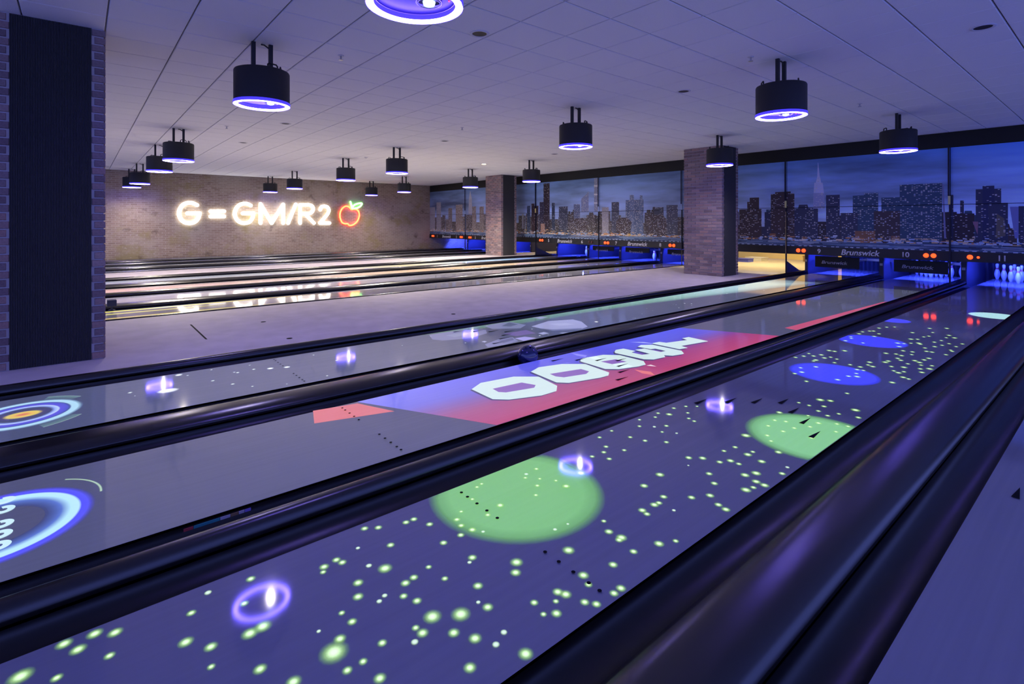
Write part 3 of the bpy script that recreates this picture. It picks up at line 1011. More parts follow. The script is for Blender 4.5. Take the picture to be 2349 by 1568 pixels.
# ------------------------------------------------------------------ bowling ball in the gutter of lane 10, advert strip by lane 10
ball = empty('bowling_ball', (LEFT[10] - GUT / 2 + .006, 3.50, 0.037))
tag(ball, 'glossy dark blue bowling ball lying in the gutter of lane ten', 'ball')
MB().sphere((0, 0, 0), 0.1085, 32, 20).build('shell', 'ball', ball).location = (0, 0, 0)
for a, b_ in ((-.02, .014), (.02, .014), (0, -.03)):
    o = MB().lathe([(0.0105, 0.0), (0.0105, 0.003)], 0, 0, 10).build('finger_hole', 'marker', ball)
    o.location = (a + .035, b_ - .03, 0.0975)
ad = empty('advert_strip', (LEFT[10] + LW, 0.5, -0.05))
tag(ad, 'small strip of coloured advert stickers on the edge of lane ten', 'sticker')
ys = [0.365, 0.405, 0.515, 0.560, 0.595, 0.622, 0.651]
for i, mn in enumerate(('ad_red', 'ad_teal', 'ad_pale', 'ad_brown', 'ad_pale', 'ad_violet')):
    MB().box(LEFT[10] + LW + .001, LEFT[10] + LW + .005, ys[i], ys[i + 1] - .002, -0.052, -0.020).build('sticker', mn, ad)

fd = empty('foul_sensor', (-10.33, 0.38, 0.0))
tag(fd, 'small dark blue sensor box standing on lane eight beside the near pillar', 'sensor')
mat('sensor_blue', (0.012, 0.015, 0.06), 0.4)
MB().box(-10.40, -10.26, .32, .44, .07, .17).build('sensor_head', 'sensor_blue', fd, .006)
MB().box(-10.345, -10.315, .365, .395, 0.0, .07).build('leg', 'sensor_blue', fd)
MB().lathe([(.05, 0.0), (.045, .012)], -10.33, .38, 14).build('foot', 'sensor_blue', fd)

# ------------------------------------------------------------------ mural and masking panels
DIV = [WALLX, -20.65, WALK_A[0] - .05, -15.62, -12.30, WALK_B[0] - .05, -5.90, -2.57, 1.2]
SEAM, TOPZ, BAND = 1.765, 2.975, 0.765
NAMES = ['lanes one and two', 'lanes three and four', 'the narrow walkway', 'lanes five and six', 'lanes seven and eight', 'the wide walkway', 'lanes nine and ten', 'lanes eleven and twelve']


def lerp(a, b_, t):
    return tuple(a[i] + (b_[i] - a[i]) * t for i in range(3))


def sky(x, z):
    t = min(1, max(0, (z - 1.3) / 1.7))
    u = min(1, max(0, (x + 9) / 8.0))
    lo = lerp((.40, .52, .72), (.55, .74, .99), u)
    hi = lerp((.12, .22, .42), (.07, .22, .66), u)
    return lerp(lo, hi, t)


SHAPES = []   # (polygon [(x, z)], colour, window density)


def bld(o, sc_, pts, col, win):
    SHAPES.append(([on_y(o[0] + a / sc_, o[1] + b_ / sc_, MURY) for a, b_ in pts], col, win))


def box_px(o, sc_, x0, x1, top, col, win, bottom=None):
    a, zt = on_y(o[0] + (x0 + x1) / 2 / sc_, o[1] + top / sc_, MURY)
    xa = on_y(o[0] + x0 / sc_, 500, MURY)[0]
    xb = on_y(o[0] + x1 / sc_, 500, MURY)[0]
    zb = 0.90
    SHAPES.append(([(xa, zb), (xb, zb), (xb, zt), (xa, zt)], col, win))


MA = ((1680, 330), 3.511)
NV, BRN, TEA = (.035, .045, .095), (.065, .045, .050), (.035, .085, .15)
RB = random.Random(3)
# the dense lower city, mixed dark blocks all along
x = WALLX
while x < 1.2:
    w_ = RB.uniform(.16, .55)
    if x > -9:
        col = RB.choice((NV, NV, TEA, (.03, .024, .034), BRN))
        zt, wn_ = RB.uniform(1.25, 1.85), RB.uniform(.2, .55)
        if x > -1.9:
            zt -= .25
    else:
        g = RB.uniform(.05, .12) if x > -16 else RB.uniform(.10, .20)
        col = (g, g * .86, g * .72)
        zt, wn_ = RB.uniform(1.35, 1.80), RB.uniform(.3, .75)
    SHAPES.append(([(x, .90), (x + w_, .90), (x + w_, zt), (x, zt)], col, wn_))
    if RB.random() < .4:
        SHAPES.append(([(x + w_ * .25, zt), (x + w_ * .75, zt), (x + w_ * .7, zt + .09), (x + w_ * .3, zt + .09)], col, .2))
    x += w_ * RB.uniform(.75, 1.15)
# right-hand skyline
for x0, x1, tp, col, wn_ in ((120, 215, 465, BRN, .3), (140, 215, 432, BRN, .3), (310, 500, 400, BRN, .45), (345, 470, 385, BRN, .3), (755, 865, 410, NV, .35), (970, 1060, 415, TEA, .4), (1060, 1175, 395, TEA, .5),
                             (1200, 1350, 430, TEA, .5), (1348, 1690, 322, TEA, .75), (1750, 1780, 410, NV, .2), (1835, 1865, 455, NV, .2), (1960, 2165, 362, NV, .4), (2015, 2110, 337, (.02, .03, .10), .3), (2060, 2220, 475, NV, .35), (2305, 2420, 500, NV, .4),
                             (55, 235, 525, BRN, .4), (260, 310, 548, NV, .3), (585, 690, 515, NV, .5), (870, 1010, 555, NV, .45), (1140, 1350, 540, BRN, .35), (1790, 1950, 560, (.03, .02, .03), .3)):
    box_px(*MA, x0, x1, tp, col, wn_)
ESB = (.62, .66, .90)
bld(*MA, [(650, 520), (745, 520), (742, 395), (653, 395)], (.36, .40, .62), .7)
bld(*MA, [(655, 395), (738, 395), (728, 312), (660, 312)], ESB, .6)
bld(*MA, [(672, 312), (716, 312), (706, 262), (684, 262)], (.66, .70, .95), .4)
bld(*MA, [(684, 262), (704, 262), (692, 150), (689, 150)], (.62, .66, .95), 0.02)
bld(*MA, [(1690, 322), (1702, 325), (1722, 760), (1706, 760)], (.26, .28, .48), 0.02)
bld(*MA, [(2235, 505), (2305, 505), (2305, 760), (2275, 760)], (.22, .25, .55), 0.02)
bld(*MA, [(2120, 760), (2200, 740), (2190, 600), (2130, 560)], (.16, .14, .10), .5)
bld(*MA, [(1935, 625), (1980, 625), (1975, 730)], (.35, .17, .22), 0.02)
for a, b_, c_, d_ in ((985, 700, 1150, 800), (300, 720, 350, 770), (560, 745, 600, 775), (1280, 740, 1350, 780)):
    bld(*MA, [(a, d_), (c_, d_), (c_, b_), (a, b_)], (.28, .13, .06), .5)
# middle skyline
MB6 = ((1180, 390), 5.8725)
TAN = (.085, .065, .06)
for x0, x1, tp, col, wn_ in ((393, 475, 178, (.045, .03, .035), .3), (340, 392, 430, (.05, .045, .07), .3), (505, 545, 440, (.04, .06, .10), .2), (230, 270, 450, (.06, .035, .04), .2), (170, 215, 480, (.05, .08, .14), .2), (270, 325, 480, (.06, .035, .04), .4),
                             (600, 720, 490, (.06, .07, .10), .4), (800, 885, 460, (.13, .16, .26), .6), (1310, 1410, 430, (.09, .10, .13), .4), (1500, 1740, 400, (.13, .18, .27), .8), (1555, 1610, 335, (.18, .24, .36), .8), (1690, 1725, 340, (.16, .22, .34), .8), (1880, 2010, 500, (.07, .08, .10), .3),
                             (2050, 2200, 470, (.09, .10, .13), .4), (1180, 1270, 500, (.40, .38, .38), .4)):
    box_px(*MB6, x0, x1, tp, col, wn_)
bld(*MB6, [(900, 560), (1000, 560), (1000, 285), (960, 330), (900, 388)], (.26, .30, .44), .7)
bld(*MB6, [(1075, 560), (1125, 560), (1125, 110), (1075, 110)], (.30, .32, .40), .5)
for t in (210, 325, 440):
    bld(*MB6, [(1072, t + 14), (1128, t + 14), (1128, t - 8), (1072, t - 8)], (.72, .72, .70), 0.02)
for x0, x1, z0 in ((740, 960, 650), (1380, 1560, 640), (1790, 2030, 600)):
    bld(*MB6, [(x0, 900), (x1, 900), (x1 + 20, z0 + 60), (x1 - 40, z0), (x0 + 40, z0), (x0 - 15, z0 + 60)], TAN, .7)
bld(*MB6, [(1505, 900), (1580, 900), (1570, 865), (1540, 850), (1515, 868)], (.80, .52, .10), 0.02)
bld(*MB6, [(102, 790), (126, 790), (126, 590), (102, 590)], (.55, .60, .62), 0.02)
bld(*MB6, [(355, 850), (410, 850), (410, 720), (355, 720)], (.42, .24, .15), .5)
# left skyline
ML = ((780, 0), 2.936)
for x0, x1, tp, col, wn_ in ((605, 640, 1395, (.42, .42, .40), .5), (650, 680, 1362, (.36, .36, .36), .6), (730, 755, 1400, (.22, .19, .16), .6), (780, 825, 1378, (.30, .24, .18), .8), (890, 915, 1390, (.28, .23, .18), .6), (940, 968, 1390, (.28, .23, .18), .6)):
    box_px(*ML, x0, x1, tp, col, wn_)
bld(*ML, [(865, 1440), (890, 1440), (888, 1340), (868, 1340)], (.46, .48, .52), .5)
bld(*ML, [(868, 1340), (888, 1340), (878, 1285), (876, 1285)], (.55, .57, .62), .1)
# waterfront lights and reflections
for i in range(900):
    x = RB.uniform(WALLX, 1.2)
    z = 0.90 + abs(RB.gauss(0, .06))
    warm = RB.random() < (.65 if x < -9 else .35)
    col = RB.choice(((.75, .50, .22), (.8, .66, .42), (.65, .30, .12))) if warm else RB.choice(((.45, .60, .80), (.70, .78, .85), (.25, .40, .65)))
    w_, h_ = RB.uniform(.03, .16), RB.uniform(.012, .035)
    SHAPES.append(([(x, z), (x + w_, z), (x + w_, z + h_), (x, z + h_)], col, 0.02))
WATER = []
for i in range(520):
    x = RB.uniform(WALLX, 1.2)
    z = RB.uniform(.785, .905)
    col = RB.choice(((.22, .32, .48), (.14, .26, .42), (.40, .48, .60), (.10, .17, .30)))
    w_, h_ = RB.uniform(.2, .9), RB.uniform(.006, .018)
    WATER.append(([(x, z), (x + w_, z), (x + w_, z + h_), (x, z + h_)], col, 0.02))
for i in range(170):
    x = WALLX + 25.2 * i / 170 + RB.uniform(-.03, .03)
    WATER.append(([(x, .775), (x + .07, .775), (x + .07, .792), (x, .792)], (.55, .66, .80), 0.02))


def clip(poly, x0, x1, z0, z1):
    for ax, lim, keep in ((0, x0, 1), (0, x1, -1), (1, z0, 1), (1, z1, -1)):
        out = []
        for i, p in enumerate(poly):
            q = poly[(i + 1) % len(poly)]
            a, b_ = (p[ax] - lim) * keep, (q[ax] - lim) * keep
            if a >= 0:
                out.append(p)
            if (a >= 0) != (b_ >= 0):
                t = a / (a - b_)
                out.append((p[0] + (q[0] - p[0]) * t, p[1] + (q[1] - p[1]) * t))
        poly = out
        if len(poly) < 3:
            return None
    return poly


def print_on(x0, x1, z0, z1, parent):
    m = MB()
    nx = max(2, int((x1 - x0) / .5))
    nz = 6
    v, c, f = [], [], []
    for i in range(nx + 1):
        for j in range(nz + 1):
            x, z = x0 + (x1 - x0) * i / nx, z0 + (z1 - z0) * j / nz
            v.append((x, MURY - .0012, z))
            c.append((*(sky(x, z) if z > .92 else (.030, .055, .11)), 0.0 if z > .92 else 0.02))
    for i in range(nx):
        for j in range(nz):
            a = i * (nz + 1) + j
            f.append((a, a + nz + 1, a + nz + 2, a + 1))
    m.add(v, f, c)
    d = .0016
    if z0 < .9:
        a = [(x0, .765), (x1, .765), (x1, .915), (x0, .915)]
        m.add([(x, MURY - d, z) for x, z in a], [(0, 1, 2, 3)], [(.030, .055, .12, .02)] * 4)
    for k, (poly, col, wn_) in enumerate(SHAPES + WATER):
        p = clip(poly, x0, x1, z0, z1)
        if p:
            d += .00004
            m.add([(x, MURY - d, z) for x, z in p], [list(range(len(p)))], [(*col, max(.02, wn_))] * len(p))
    o = m.build('printed_skyline', 'mural_print', parent)
    tag(o, 'night city skyline print')
    return o


g = .006
for i in range(8):
    a, b_ = DIV[i], DIV[i + 1]
    up = empty('mural_panel', ((a + b_) / 2, MURY, SEAM))
    tag(up, 'upper mural panel of night sky and tower tops above %s' % NAMES[i], 'mural', 'upper skyline panels')
    MB().box(a + g, b_ - g, MURY, MURY + .03, SEAM + g, TOPZ).build('board', 'black_wall', up)
    print_on(a + g, b_ - g, SEAM + g, TOPZ, up)
    lo = empty('masking_panel', ((a + b_) / 2, MURY, MASK0))
    tag(lo, 'lower masking panel with city lights and black strip over %s' % NAMES[i], 'mural', 'masking panels over the pin decks')
    MB().box(a + g, b_ - g, MURY, MURY + .03, MASK0, SEAM - g).build('board', 'black_wall', lo)
    print_on(a + g, b_ - g, BAND, SEAM - g, lo)
    fa = MB().box(a + g, b_ - g, MURY - .025, MURY, MASK0, BAND).build('fascia', 'fascia', lo)
    lanes = {0: (1, 2), 1: (3, 4), 3: (5, 6), 4: (7, 8), 6: (9, 10), 7: (11, 12)}.get(i)
    if lanes:
        for k in lanes:
            s_ = -1 if k % 2 else 1
            text_obj(str(k), 'lane_number', 'white_print', .115, None, (CEN[k], MURY - .026, .663), (math.pi / 2, 0, 0), fa, bold=.02)
            for q in (0, 1):
                x = CEN[k] + s_ * (.36 + .13 * q)
                lit = 'red_lamp_off' if k == 6 else 'red_lamp'
                r = .05 if not (k == 11 and q == 0) else .025
                pr = [(r, 0), (r * .95, r * .35), (r * .6, r * .7), (r * .12, r * .85)]
                o = MB().lathe(pr, 0, 0, 14).build('indicator_lamp', lit, None)
                o.rotation_euler = (math.pi / 2, 0, 0)
                o.location = (x, MURY - .025, .663)
                put(o, fa)
        text_obj('Brunswick', 'brand_lettering', 'white_print', .135, .80, ((CEN[lanes[0]] + CEN[lanes[1]]) / 2, MURY - .026, .663), (math.pi / 2, 0, 0), fa, bold=.02, shear=.22)

# hanging posts at the joints of the masking panels
PL = {1: 'lane two and lane three', 2: 'lane four and the narrow walkway', 3: 'the narrow walkway and lane five', 4: 'lane six and lane seven', 5: 'lane eight and the wide walkway', 6: 'the wide walkway and lane nine', 7: 'lane ten and lane eleven'}
for i in range(1, 8):
    x = DIV[i]
    t = .028 if i in (3, 6, 7) else .014
    p = empty('divider_post', (x, MURY - .05, CAPZ))
    tag(p, 'slim dark post before the mural at the joint between %s' % PL[i], 'post', 'posts in front of the mural')
    MB().box(x - t / 2, x + t / 2, MURY - .065, MURY - .03, CAPZ + .001, SEAM).build('lower_rod', 'post', p)
    MB().box(x - t / 2 - .02, x + t / 2 - .02, MURY - .065, MURY - .03, SEAM + .18, TOPZ).build('upper_rod', 'post', p)
    if i in (3, 6, 7):
        MB().box(x - .028, x + .008, MURY - .07, MURY - .03, SEAM, SEAM + .18).build('reflector', 'yellow_chip', p)
        if i == 6:
            MB().box(x - .004, x + .004, MURY - .072, MURY - .066, BAND - .2, SEAM - .1).build('light_edge', 'cream_wall', p)

# ------------------------------------------------------------------ pin decks
pin_prof = [(.0258, 0), (.0286, .008), (.0355, .03), (.0495, .07), (.0575, .115), (.0560, .145), (.0480, .19), (.0370, .22), (.0280, .243), (.0236, .265), (.0236, .275), (.0262, .30), (.0300, .32), (.0323, .343), (.0300, .362), (.0215, .376), (.006, .381)]
pin0 = None
SPOT = [(0, 0)] + [(-.1524, .264), (.1524, .264)] + [(-.3048, .528), (0, .528), (.3048, .528)] + [(-.4572, .792), (-.1524, .792), (.1524, .792), (.4572, .792)]
PIN_LANES = {11: range(10), 10: range(10), 7: (0, 2, 5, 9, 1, 4), 5: (0, 2, 5, 9), 8: (0, 2, 5), 3: (0, 1, 2, 3, 5)}
HEADY = 16.42
for k, idx in PIN_LANES.items():
    for i in idx:
        loc = (CEN[k] + SPOT[i][0], HEADY + SPOT[i][1], 0.0)
        if pin0 is None:
            pin0 = empty('bowling_pin', (0, 0, 0))
            MB().lathe(pin_prof, 0, 0, 18).build('pin_body', 'pin_white', pin0)
            for z in (.243, .268):
                r = .0300 if z < .25 else .0250
                MB().lathe([(r - .0010, z - .004), (r, z - .003), (r - .001, z + .010), (r - .003, z + .012)], 0, 0, 18, False, False).build('neck_stripe', 'pin_red', pin0)
            o = pin0
            o.location = loc
        else:
            o = copy_tree(pin0, loc)
        tag(o, 'white bowling pin with red neck stripes on the pin deck of lane %s' % W[k], 'bowling pin', 'pins on lane %d' % k)

for k in range(1, 13):
    L = LEFT[k]
    # tube lamp behind the masking panel
    t = empty('pin_lamp', (CEN[k], 15.75, .74))
    tag(t, 'blue tube lamp behind the masking panel of lane %s' % W[k], 'lamp', 'pin deck lamps')
    o = MB().tube([(L + .1, 15.75, .72), (L + LW - .1, 15.75, .72)], .018, 8).build('tube', 'blue_tube', t)
    MB().box(L + .05, L + LW - .05, 15.70, 15.80, .745, .80).build('holder', 'white_metal', t)
    MB().box(L + .05, L + LW - .05, 15.655, 15.665, .61, .80).build('added_hood', 'black_wall', t)  # added plate that keeps the tube out of the lane reflections


for a, b_, tx in ((1, 4, 'beside the neon wall'), (5, 8, 'between the two walkways'), (9, 12, 'right of the wide walkway')):
    c_ = MB()
    pr = []
    n_ = 240
    for i in range(n_ + 1):
        u = i / n_
        xx = LEFT[a] - .1 + (LEFT[b_] + LW + .2 - LEFT[a]) * u
        pr.append((xx, 17.72 + .03 * math.sin(xx * 30)))
    c_.add([(x, y, -.20) for x, y in pr] + [(x, y, .80) for x, y in pr], [(i, i + 1, n_ + 2 + i, n_ + 1 + i) for i in range(n_)], None, True)
    tag(c_.build('pit_curtain', 'pit'), 'dark folded curtain behind the pin decks ' + tx, kind='structure')


def kick(x0, x1, label, y0=15.45):
    k = empty('kickback_partition', ((x0 + x1) / 2, y0, 0))
    tag(k, label, 'partition', 'partitions between the pin decks')
    MB().box(x0, x1, y0, 17.7, -.2, .80).build('board', 'kickback', k)
    MB().box(x0 + .01, x1 - .01, y0 - .02, y0, .03, .42).build('front_plate', 'kickback', k)
    MB().box(x0 + .02, x1 - .02, y0 - .026, y0 - .02, .30, .36).build('badge', 'white_metal', k)


for a, b_ in ((1, 2), (3, 4), (5, 6), (7, 8), (9, 10), (11, 12), (2, 3), (6, 7), (10, 11)):
    m_ = (LEFT[a] + LW + LEFT[b_]) / 2
    h0, h1 = (.05, .15) if a % 2 else (-.05, .05)
    kick(m_ + h0, m_ + h1, 'blue-lit partition between the pin decks of lane %s and lane %s' % (W[a], W[b_]))
for x0, x1, tx in ((LEFT[9] - .27, LEFT[9] - .19, 'beside lane nine at the wide walkway'), (LEFT[8] + LW + .19, LEFT[8] + LW + .27, 'beside lane eight at the wide walkway'),
                   (LEFT[5] - .27, LEFT[5] - .19, 'beside lane five at the narrow walkway'), (LEFT[4] + LW + .19, LEFT[4] + LW + .27, 'beside lane four at the narrow walkway')):
    kick(x0, x1, 'outer pin deck partition ' + tx)
for x, tx in ((LEFT[9] - GUT - .06, 'left of lane nine by the wide walkway'), (LEFT[5] - GUT - .06, 'left of lane five by the narrow walkway')):
    f_ = MB()
    pr = [(MURY + .03, CAPZ + .001), (MURY + .95, CAPZ + .001), (MURY + .75, CAPZ + .03), (MURY + .03, .36)]
    f_.add([(x - .015, y, z) for y, z in pr] + [(x + .015, y, z) for y, z in pr], [(0, 1, 2, 3), (7, 6, 5, 4), (0, 4, 5, 1), (1, 5, 6, 2), (2, 6, 7, 3), (3, 7, 4, 0)])
    tag(f_.build('slanted_guard', 'kickback'), 'slanted dark guard plate ' + tx, 'guard', 'guard plates')

# sweep bars, lowered in front of the pins
for k in (6, 7, 8, 9, 10):
    L = LEFT[k]
    s_ = empty('sweep_bar', (CEN[k], 15.42, .1))
    tag(s_, 'black sweep bar with brand lettering lowered on lane %s' % W[k], 'sweep bar', 'lowered sweep bars')
    z0, z1 = (.10, .47) if k >= 9 else (.22, .47)
    MB().box(L + .01, L + LW - .01, 15.40, 15.43, z0 + .08, z1).build('board', 'fascia', s_)
    bo = s_.children[-1]
    for x in (L + .0, L + LW - .03):
        MB().box(x, x + .03, 15.43, 16.0, z1 - .1, z1 - .04).build('arm', 'steel', s_)
    for x, x2 in ((L - .212, L + .001), (L + LW - .001, L + LW + (.412 if k % 2 else .212))):
        MB().box(x, x2, 15.94, 16.0, z1 - .1, z1 - .04).build('pivot', 'steel', s_)
    text_obj('Brunswick', 'brand_lettering', 'grey_print', .085, .62, (CEN[k] - .05, 15.398, .315), (math.pi / 2, 0, 0), bo, bold=.02, shear=.22)

# ------------------------------------------------------------------ service corridor behind the wide walkway
sl = empty('corridor_lamp', (-7.4, 16.6, 2.2))
tag(sl, 'warm bulkhead lamp in the service corridor behind the mural', 'lamp')
MB().lathe([(.12, 2.40), (.12, 2.37), (.03, 2.24)], -7.4, 16.6, 16).build('holder', 'white_metal', sl)
MB().sphere((-7.4, 16.6, 2.16), .11, 16, 10).build('bulb', 'warm_bulb', sl)
sl2 = empty('corridor_lamp', (-16.5, 16.4, 2.2))
tag(sl2, 'warm bulkhead lamp behind the narrow walkway', 'lamp')
MB().lathe([(.12, 2.40), (.12, 2.37), (.03, 2.24)], -16.5, 16.4, 16).build('holder', 'white_metal', sl2)
MB().sphere((-16.5, 16.4, 2.16), .06, 16, 10).build('bulb', 'warm_bulb', sl2)
tag(MB().box(-9.4, 0, 14.6, 19.6, 2.4, 2.5).build('corridor_ceiling', 'slab'), 'low ceiling of the service corridor', kind='structure')
tag(MB().box(-18.2, -15, 14.6, 19.6, 2.4, 2.5).build('corridor_ceiling', 'slab'), 'low ceiling of the corridor behind the narrow walkway', kind='structure')
def carton(x, y, w_, d_, h_, m, label, cat='box', z=WZ):
    o = empty('storage_box', (x, y, z))
    tag(o, label, cat)
    MB().box(x - w_ / 2, x + w_ / 2, y - d_ / 2, y + d_ / 2, z, z + h_ * .9).build('carton', m, o)
    MB().box(x - w_ / 2 - .01, x + w_ / 2 + .01, y - d_ / 2 - .01, y + d_ / 2 + .01, z + h_ * .75, z + h_).build('lid', m, o)


x, y = on_z(1788, 615, WZ)
carton(-7.05, 19.1, .50, .4, .20, 'cardboard', 'brown cardboard box against the cream corridor wall')
carton(-8.55, 18.2, .55, .5, .12, 'white_box', 'flat white box on the corridor floor beside the pillar')
carton(-8.62, 17.3, .6, .35, .12, 'blue_box', 'long blue box on the corridor floor behind the pillar')

# ------------------------------------------------------------------ projector drums
RAD = 0.27


def drum():
    root = empty('projector_drum', (0, 0, 0))
    zb, zt = 2.635, 2.985
    pr = [(RAD, zb), (RAD, zt - .02), (RAD - .006, zt - .006), (RAD - .02, zt)]
    MB().lathe(pr, 0, 0, 48, False, True).build('housing', 'drum', root)
    MB().lathe([(RAD - .035, zb + .03), (RAD - .036, zb + .031)], 0, 0, 40, True, False).build('base_plate', 'drum_base', root)
    # light ring: white diffuser with added blue-glowing bands imitating its halo
    lr = MB().lathe([(RAD - .003, zb), (RAD + .001, zb - .012), (RAD - .012, zb - .018), (RAD - .032, zb - .018), (RAD - .040, zb - .010), (RAD - .040, zb)], 0, 0, 56, False, False).build('light_ring', 'ring_core', root)
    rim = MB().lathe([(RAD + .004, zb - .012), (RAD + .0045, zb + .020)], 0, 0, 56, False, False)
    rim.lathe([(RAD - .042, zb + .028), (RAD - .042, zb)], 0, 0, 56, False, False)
    rim.build('ring_halo', 'ring_halo', lr)
    for y in (-.085, .085):
        MB().box(-.019, .019, y - .019, y + .019, zt, CEIL).build('hanging_rod', 'drum', root)
    MB().tube([(0, .085, CEIL - .05), (0, .02, CEIL - .012), (0, -.01, CEIL - .012)], .008, 6).build('brace', 'drum', root)
    for (ax, ay) in ((.06, .17), (.17, .06), (-.16, -.12)):
        n_ = Vector((ax, ay, 0)).normalized()
        t_ = Vector((-n_.y, n_.x, 0))
        c0 = Vector((ax, ay, zt))
        MB().tube([c0 - t_ * .055, c0 - t_ * .055 + Vector((0, 0, .035)), c0 - t_ * .04 + Vector((0, 0, .05)), c0 + t_ * .04 + Vector((0, 0, .05)), c0 + t_ * .055 + Vector((0, 0, .035)), c0 + t_ * .055], .008, 6).build('handle', 'drum', root)
    lm = MB().lathe([(.075, zb + .026), (.078, zb + .020), (.070, zb + .016), (.062, zb + .018)], .02, .08, 24, False, False).build('lens_mount', 'lens_rim', root)
    MB().lathe([(.036, zb + .026), (.032, zb + .008), (.014, zb + .002)], .02, .08, 18, False, True).build('lens', 'lens', lm)
    for x, y in ((.10, .165), (.135, .13), (.16, .165), (.16, .10), (.125, .19)):
        MB().lathe([(.006, zb + .030), (.004, zb + .024)], x, y, 8, False, True).build('status_light', 'red_led', root)
    return root


DR = [((-2.64, 1.47), 'drum lamp cut by the top edge, above the capping of lanes ten and eleven'), ((-5.93, 1.48), 'large hanging projector drum above the left edge of lane nine'), ((-2.675, 6.30), 'hanging projector drum with red lights, right of centre above lane ten'),
      ((-2.694, 11.0), 'rightmost hanging projector drum in front of the black band'), ((-5.93, 6.28), 'hanging projector drum in the middle of the ceiling above the wide walkway'), ((-5.86, 10.75), 'hanging projector drum overlapping the right brick pillar'),
      ((-12.42, 1.53), 'largest of the hanging drums clustered by the left pillar'), ((-15.33, 1.49), 'second of the hanging drums clustered by the left pillar'), ((-20.66, 1.48), 'third of the hanging drums clustered by the left pillar'), ((-22.93, 1.41), 'smallest of the hanging drums clustered by the left pillar'),
      ((-15.03, 6.06), 'hanging drum above the red apple sign'), ((-12.03, 6.18), 'hanging drum right of the one above the apple sign'), ((-22.98, 6.05), 'small hanging drum above the letters GM of the sign'), ((-19.99, 6.11), 'small hanging drum above the slash of the sign'),
      ((-22.63, 10.34), 'smallest hanging drum right of the apple leaf'), ((-19.44, 10.32), 'small hanging drum near the corner of the brick wall'), ((-15.23, 10.70), 'hanging drum just left of the middle brick pillar'), ((-11.89, 10.63), 'hanging drum just right of the middle brick pillar')]
d0 = drum()
DRUMS = [d0]
for i, ((x, y), lab) in enumerate(DR):
    o = d0 if i == 0 else None
    if i == 0:
        continue
    o = copy_tree(d0, (x, y, 0))
    DRUMS.append(o)
    tag(o, lab, 'projector lamp', 'projector drums hanging from the ceiling')
d0.location = (*DR[0][0], 0)
tag(d0, DR[0][1], 'projector lamp', 'projector drums hanging from the ceiling')
# added soft wide spot in each drum: room fill, power and tint by position
def beam(o, x, y):
    ld = bpy.data.lights.new('fill_spot', 'SPOT')
    ld.energy = 100 if x < -22 else (420 if y > 9 else 220) if x < -18 else (480 if y > 9 else 240) if x < -14 else 560 if x < -10 else (80 if y > 10 else 26) if x < -5 else 7
    ld.color = (1.0, 0.88, 0.66) if x < -10 else (1.0, 0.90, 0.95) if x < -5 else (0.80, 0.66, 1.0)
    ld.spot_size = math.radians(160)
    ld.spot_blend = 0.9
    ld.shadow_soft_size = 0.012
    lo = bpy.data.objects.new('fill_spot', ld)
    COL.objects.link(lo)
    lo.parent = o
    lo.location = (.02, .08, 2.60)


for o in DRUMS:
    beam(o, o.location.x, o.location.y)

# ------------------------------------------------------------------ neon formula and apple on the left wall
NO = ((380, 440), 4.894)
NX = WALLX + 0.089


def wall_pt(a, b_, x=NX):
    y, z = on_x(NO[0][0] + a / NO[1], NO[0][1] + b_ / NO[1], x)
    return (x, y, z)


def smooth_pts(pts, closed=False, n=5):
    out = []
    m = len(pts)
    rng = range(m) if closed else range(m - 1)
    for i in rng:
        p0, p1, p2, p3 = pts[(i - 1) % m if closed else max(i - 1, 0)], pts[i], pts[(i + 1) % m], pts[(i + 2) % m if closed else min(i + 2, m - 1)]
        for k in range(n):
            t = k / n
            out.append(tuple(.5 * ((2 * p1[j]) + (-p0[j] + p2[j]) * t + (2 * p0[j] - 5 * p1[j] + 4 * p2[j] - p3[j]) * t * t + (-p0[j] + 3 * p1[j] - 3 * p2[j] + p3[j]) * t ** 3) for j in range(2)))
    if not closed:
        out.append(pts[-1])
    return out


def stroke(mb, pts, r, closed=False, curve=True, wx=None):
    if curve:
        pts = smooth_pts(pts, closed)
    q = [wall_pt(*p, WALLX + r + .001) for p in pts]
    if not curve:
        for a, b_ in zip(q, q[1:]):
            mb.tube([a, b_], r, 10)
        ends = q
    else:
        mb.tube(q, r, 10, closed)
        ends = [] if closed else [q[0], q[-1]]
    for e in ends:
        mb.sphere(e, r, 10, 6)


G1 = [(352, 148), (310, 128), (265, 122), (205, 138), (164, 185), (151, 240), (164, 292), (205, 336), (265, 351), (325, 336), (366, 292), (380, 240)]
G2 = [(955, 152), (920, 135), (882, 130), (826, 148), (788, 192), (776, 242), (788, 292), (826, 336), (885, 351), (940, 336), (974, 292), (985, 240)]
sign = empty('neon_formula', (WALLX, 6.4, 1.5))
tag(sign, 'white neon formula reading G equals GM over R2 on brick wall', 'neon sign')
RW = .076
for nm, cur, straight in (('letter_g', [G1], [[(380, 240), (245, 240)]]), ('equals_sign', [], [[(505, 217), (655, 217)], [(505, 275), (655, 275)]]), ('letter_g', [G2], [[(985, 240), (865, 240)]]),
                          ('letter_m', [], [[(1065, 350), (1065, 135), (1190, 350), (1320, 140), (1320, 350)]]), ('slash', [], [[(1375, 350), (1460, 140)]]),
                          ('letter_r', [[(1605, 145), (1640, 155), (1657, 190), (1640, 228), (1605, 243)]], [[(1510, 350), (1510, 145), (1605, 145)], [(1605, 243), (1525, 243)], [(1560, 243), (1665, 350)]]),
                          ('digit_two', [[(1735, 200), (1748, 170), (1782, 160), (1818, 172), (1833, 205), (1822, 240), (1790, 282), (1732, 348)]], [[(1732, 350), (1840, 350)]])):
    m = MB()
    for c_ in cur:
        stroke(m, c_, RW)
    for s_ in straight:
        stroke(m, s_, RW, curve=False)
    m.build(nm, 'neon_white', sign)
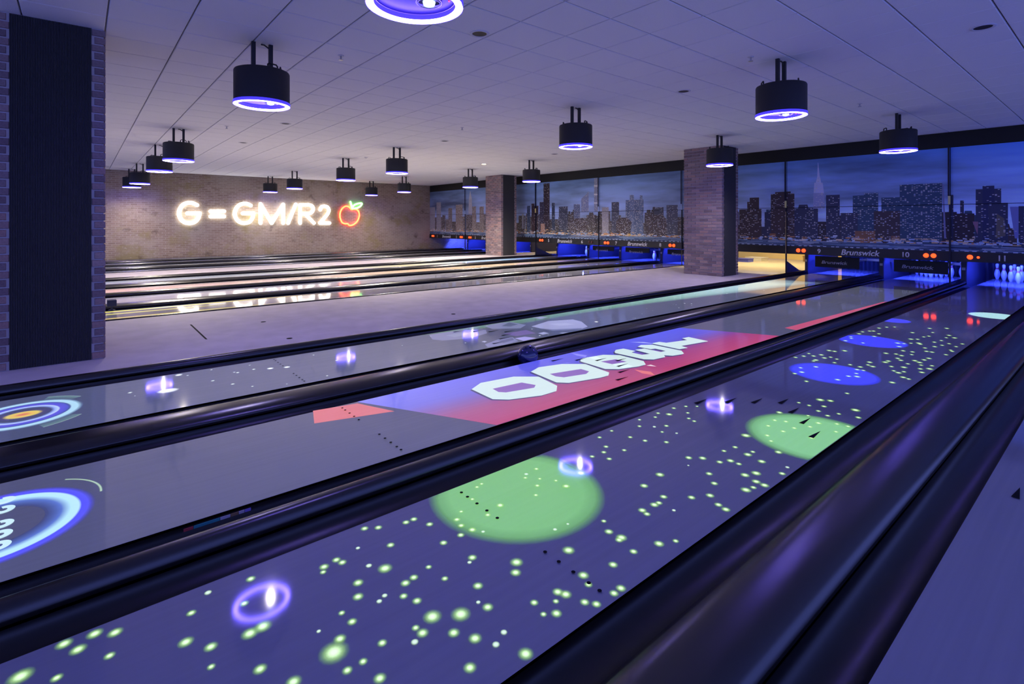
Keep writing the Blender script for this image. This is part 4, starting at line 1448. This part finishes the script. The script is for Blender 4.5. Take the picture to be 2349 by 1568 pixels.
apple = empty('apple_sign', (WALLX, 9.6, 1.5))
tag(apple, 'red neon apple outline with green leaf beside the formula', 'neon sign')
m = MB()
stroke(m, [(2085, 198), (2060, 172), (2025, 160), (1985, 183), (1960, 230), (1958, 285), (1978, 338), (2010, 357), (2042, 357), (2065, 377), (2110, 366), (2150, 330), (2172, 275), (2168, 225), (2145, 200), (2112, 194)], .036, True)
m.build('apple_outline', 'neon_red', apple)
m = MB()
stroke(m, [(2075, 112), (2084, 145), (2094, 185)], .045)
m.build('stem', 'neon_green', apple)
m = MB()
stroke(m, [(2098, 184), (2115, 150), (2160, 130), (2202, 128), (2192, 155), (2150, 180)], .040, True)
m.build('leaf', 'neon_green', apple)

# ------------------------------------------------------------------ ceiling fittings
for i, (px, py, lit, where) in enumerate(((1100, 77, 0, 'beside the topmost drum lamp'), (1568, 209, 0, 'right of the middle drum'), (2255, 62, 0, 'near the upper right corner'), (655, 283, 0, 'below the large drum over lane nine'), (558, 327, 0, 'left of the two small downlights'),
                                         (1110, 376, 1, 'glowing warm before the middle pillar'), (1020, 323, 0, 'far off near the middle of the ceiling'), (1272, 353, 0, 'left below the middle drum'))):
    x, y = on_z(px, py, CEIL)
    d_ = empty('downlight', (x, y, CEIL))
    tag(d_, ('small lit round downlight ' if lit else 'small unlit round downlight ') + where, 'downlight', 'recessed downlights')
    MB().lathe([(.10, CEIL), (.098, CEIL - .006), (.075, CEIL - .007), (.072, CEIL - .001)], x, y, 24, False, False).build('rim', 'white_metal', d_)
    MB().lathe([(.072, CEIL - .0035), (.02, CEIL - .0030)], x, y, 20, True, True).build('reflector', 'warm_lamp' if lit else 'off_lamp', d_)
for i, (px, py, where) in enumerate(((782, 130, 'right of the large drum over lane nine'), (520, 292, 'below the large drum, left of the downlights'), (1060, 295, 'in the middle of the ceiling'), (1722, 133, 'left of the drum with red lights'), (1972, 240, 'right of the drum with red lights'))):
    x, y = on_z(px, py - 3, CEIL)
    s_ = empty('sprinkler', (x, y, CEIL))
    tag(s_, 'small metal sprinkler head ' + where, 'sprinkler', 'ceiling sprinklers')
    MB().lathe([(.035, CEIL - .001), (.033, CEIL - .006), (.014, CEIL - .008)], x, y, 14).build('rose', 'white_metal', s_)
    MB().lathe([(.010, CEIL - .006), (.009, CEIL - .05)], x, y, 8).build('stem', 'steel', s_)
    MB().lathe([(.026, CEIL - .05), (.026, CEIL - .054)], x, y, 12).build('deflector', 'steel', s_)
x, y = on_z(840, 360, CEIL)
sd = empty('smoke_detector', (x, y, CEIL))
tag(sd, 'small white smoke detector on the far ceiling', 'smoke detector')
MB().lathe([(.055, CEIL), (.05, CEIL - .015), (.0, CEIL - .016)], x, y, 18, False, False).build('base', 'white_metal', sd)
MB().lathe([(.035, CEIL - .015), (.025, CEIL - .035), (.003, CEIL - .037)], x, y, 16, False, True).build('dome', 'white_metal', sd)
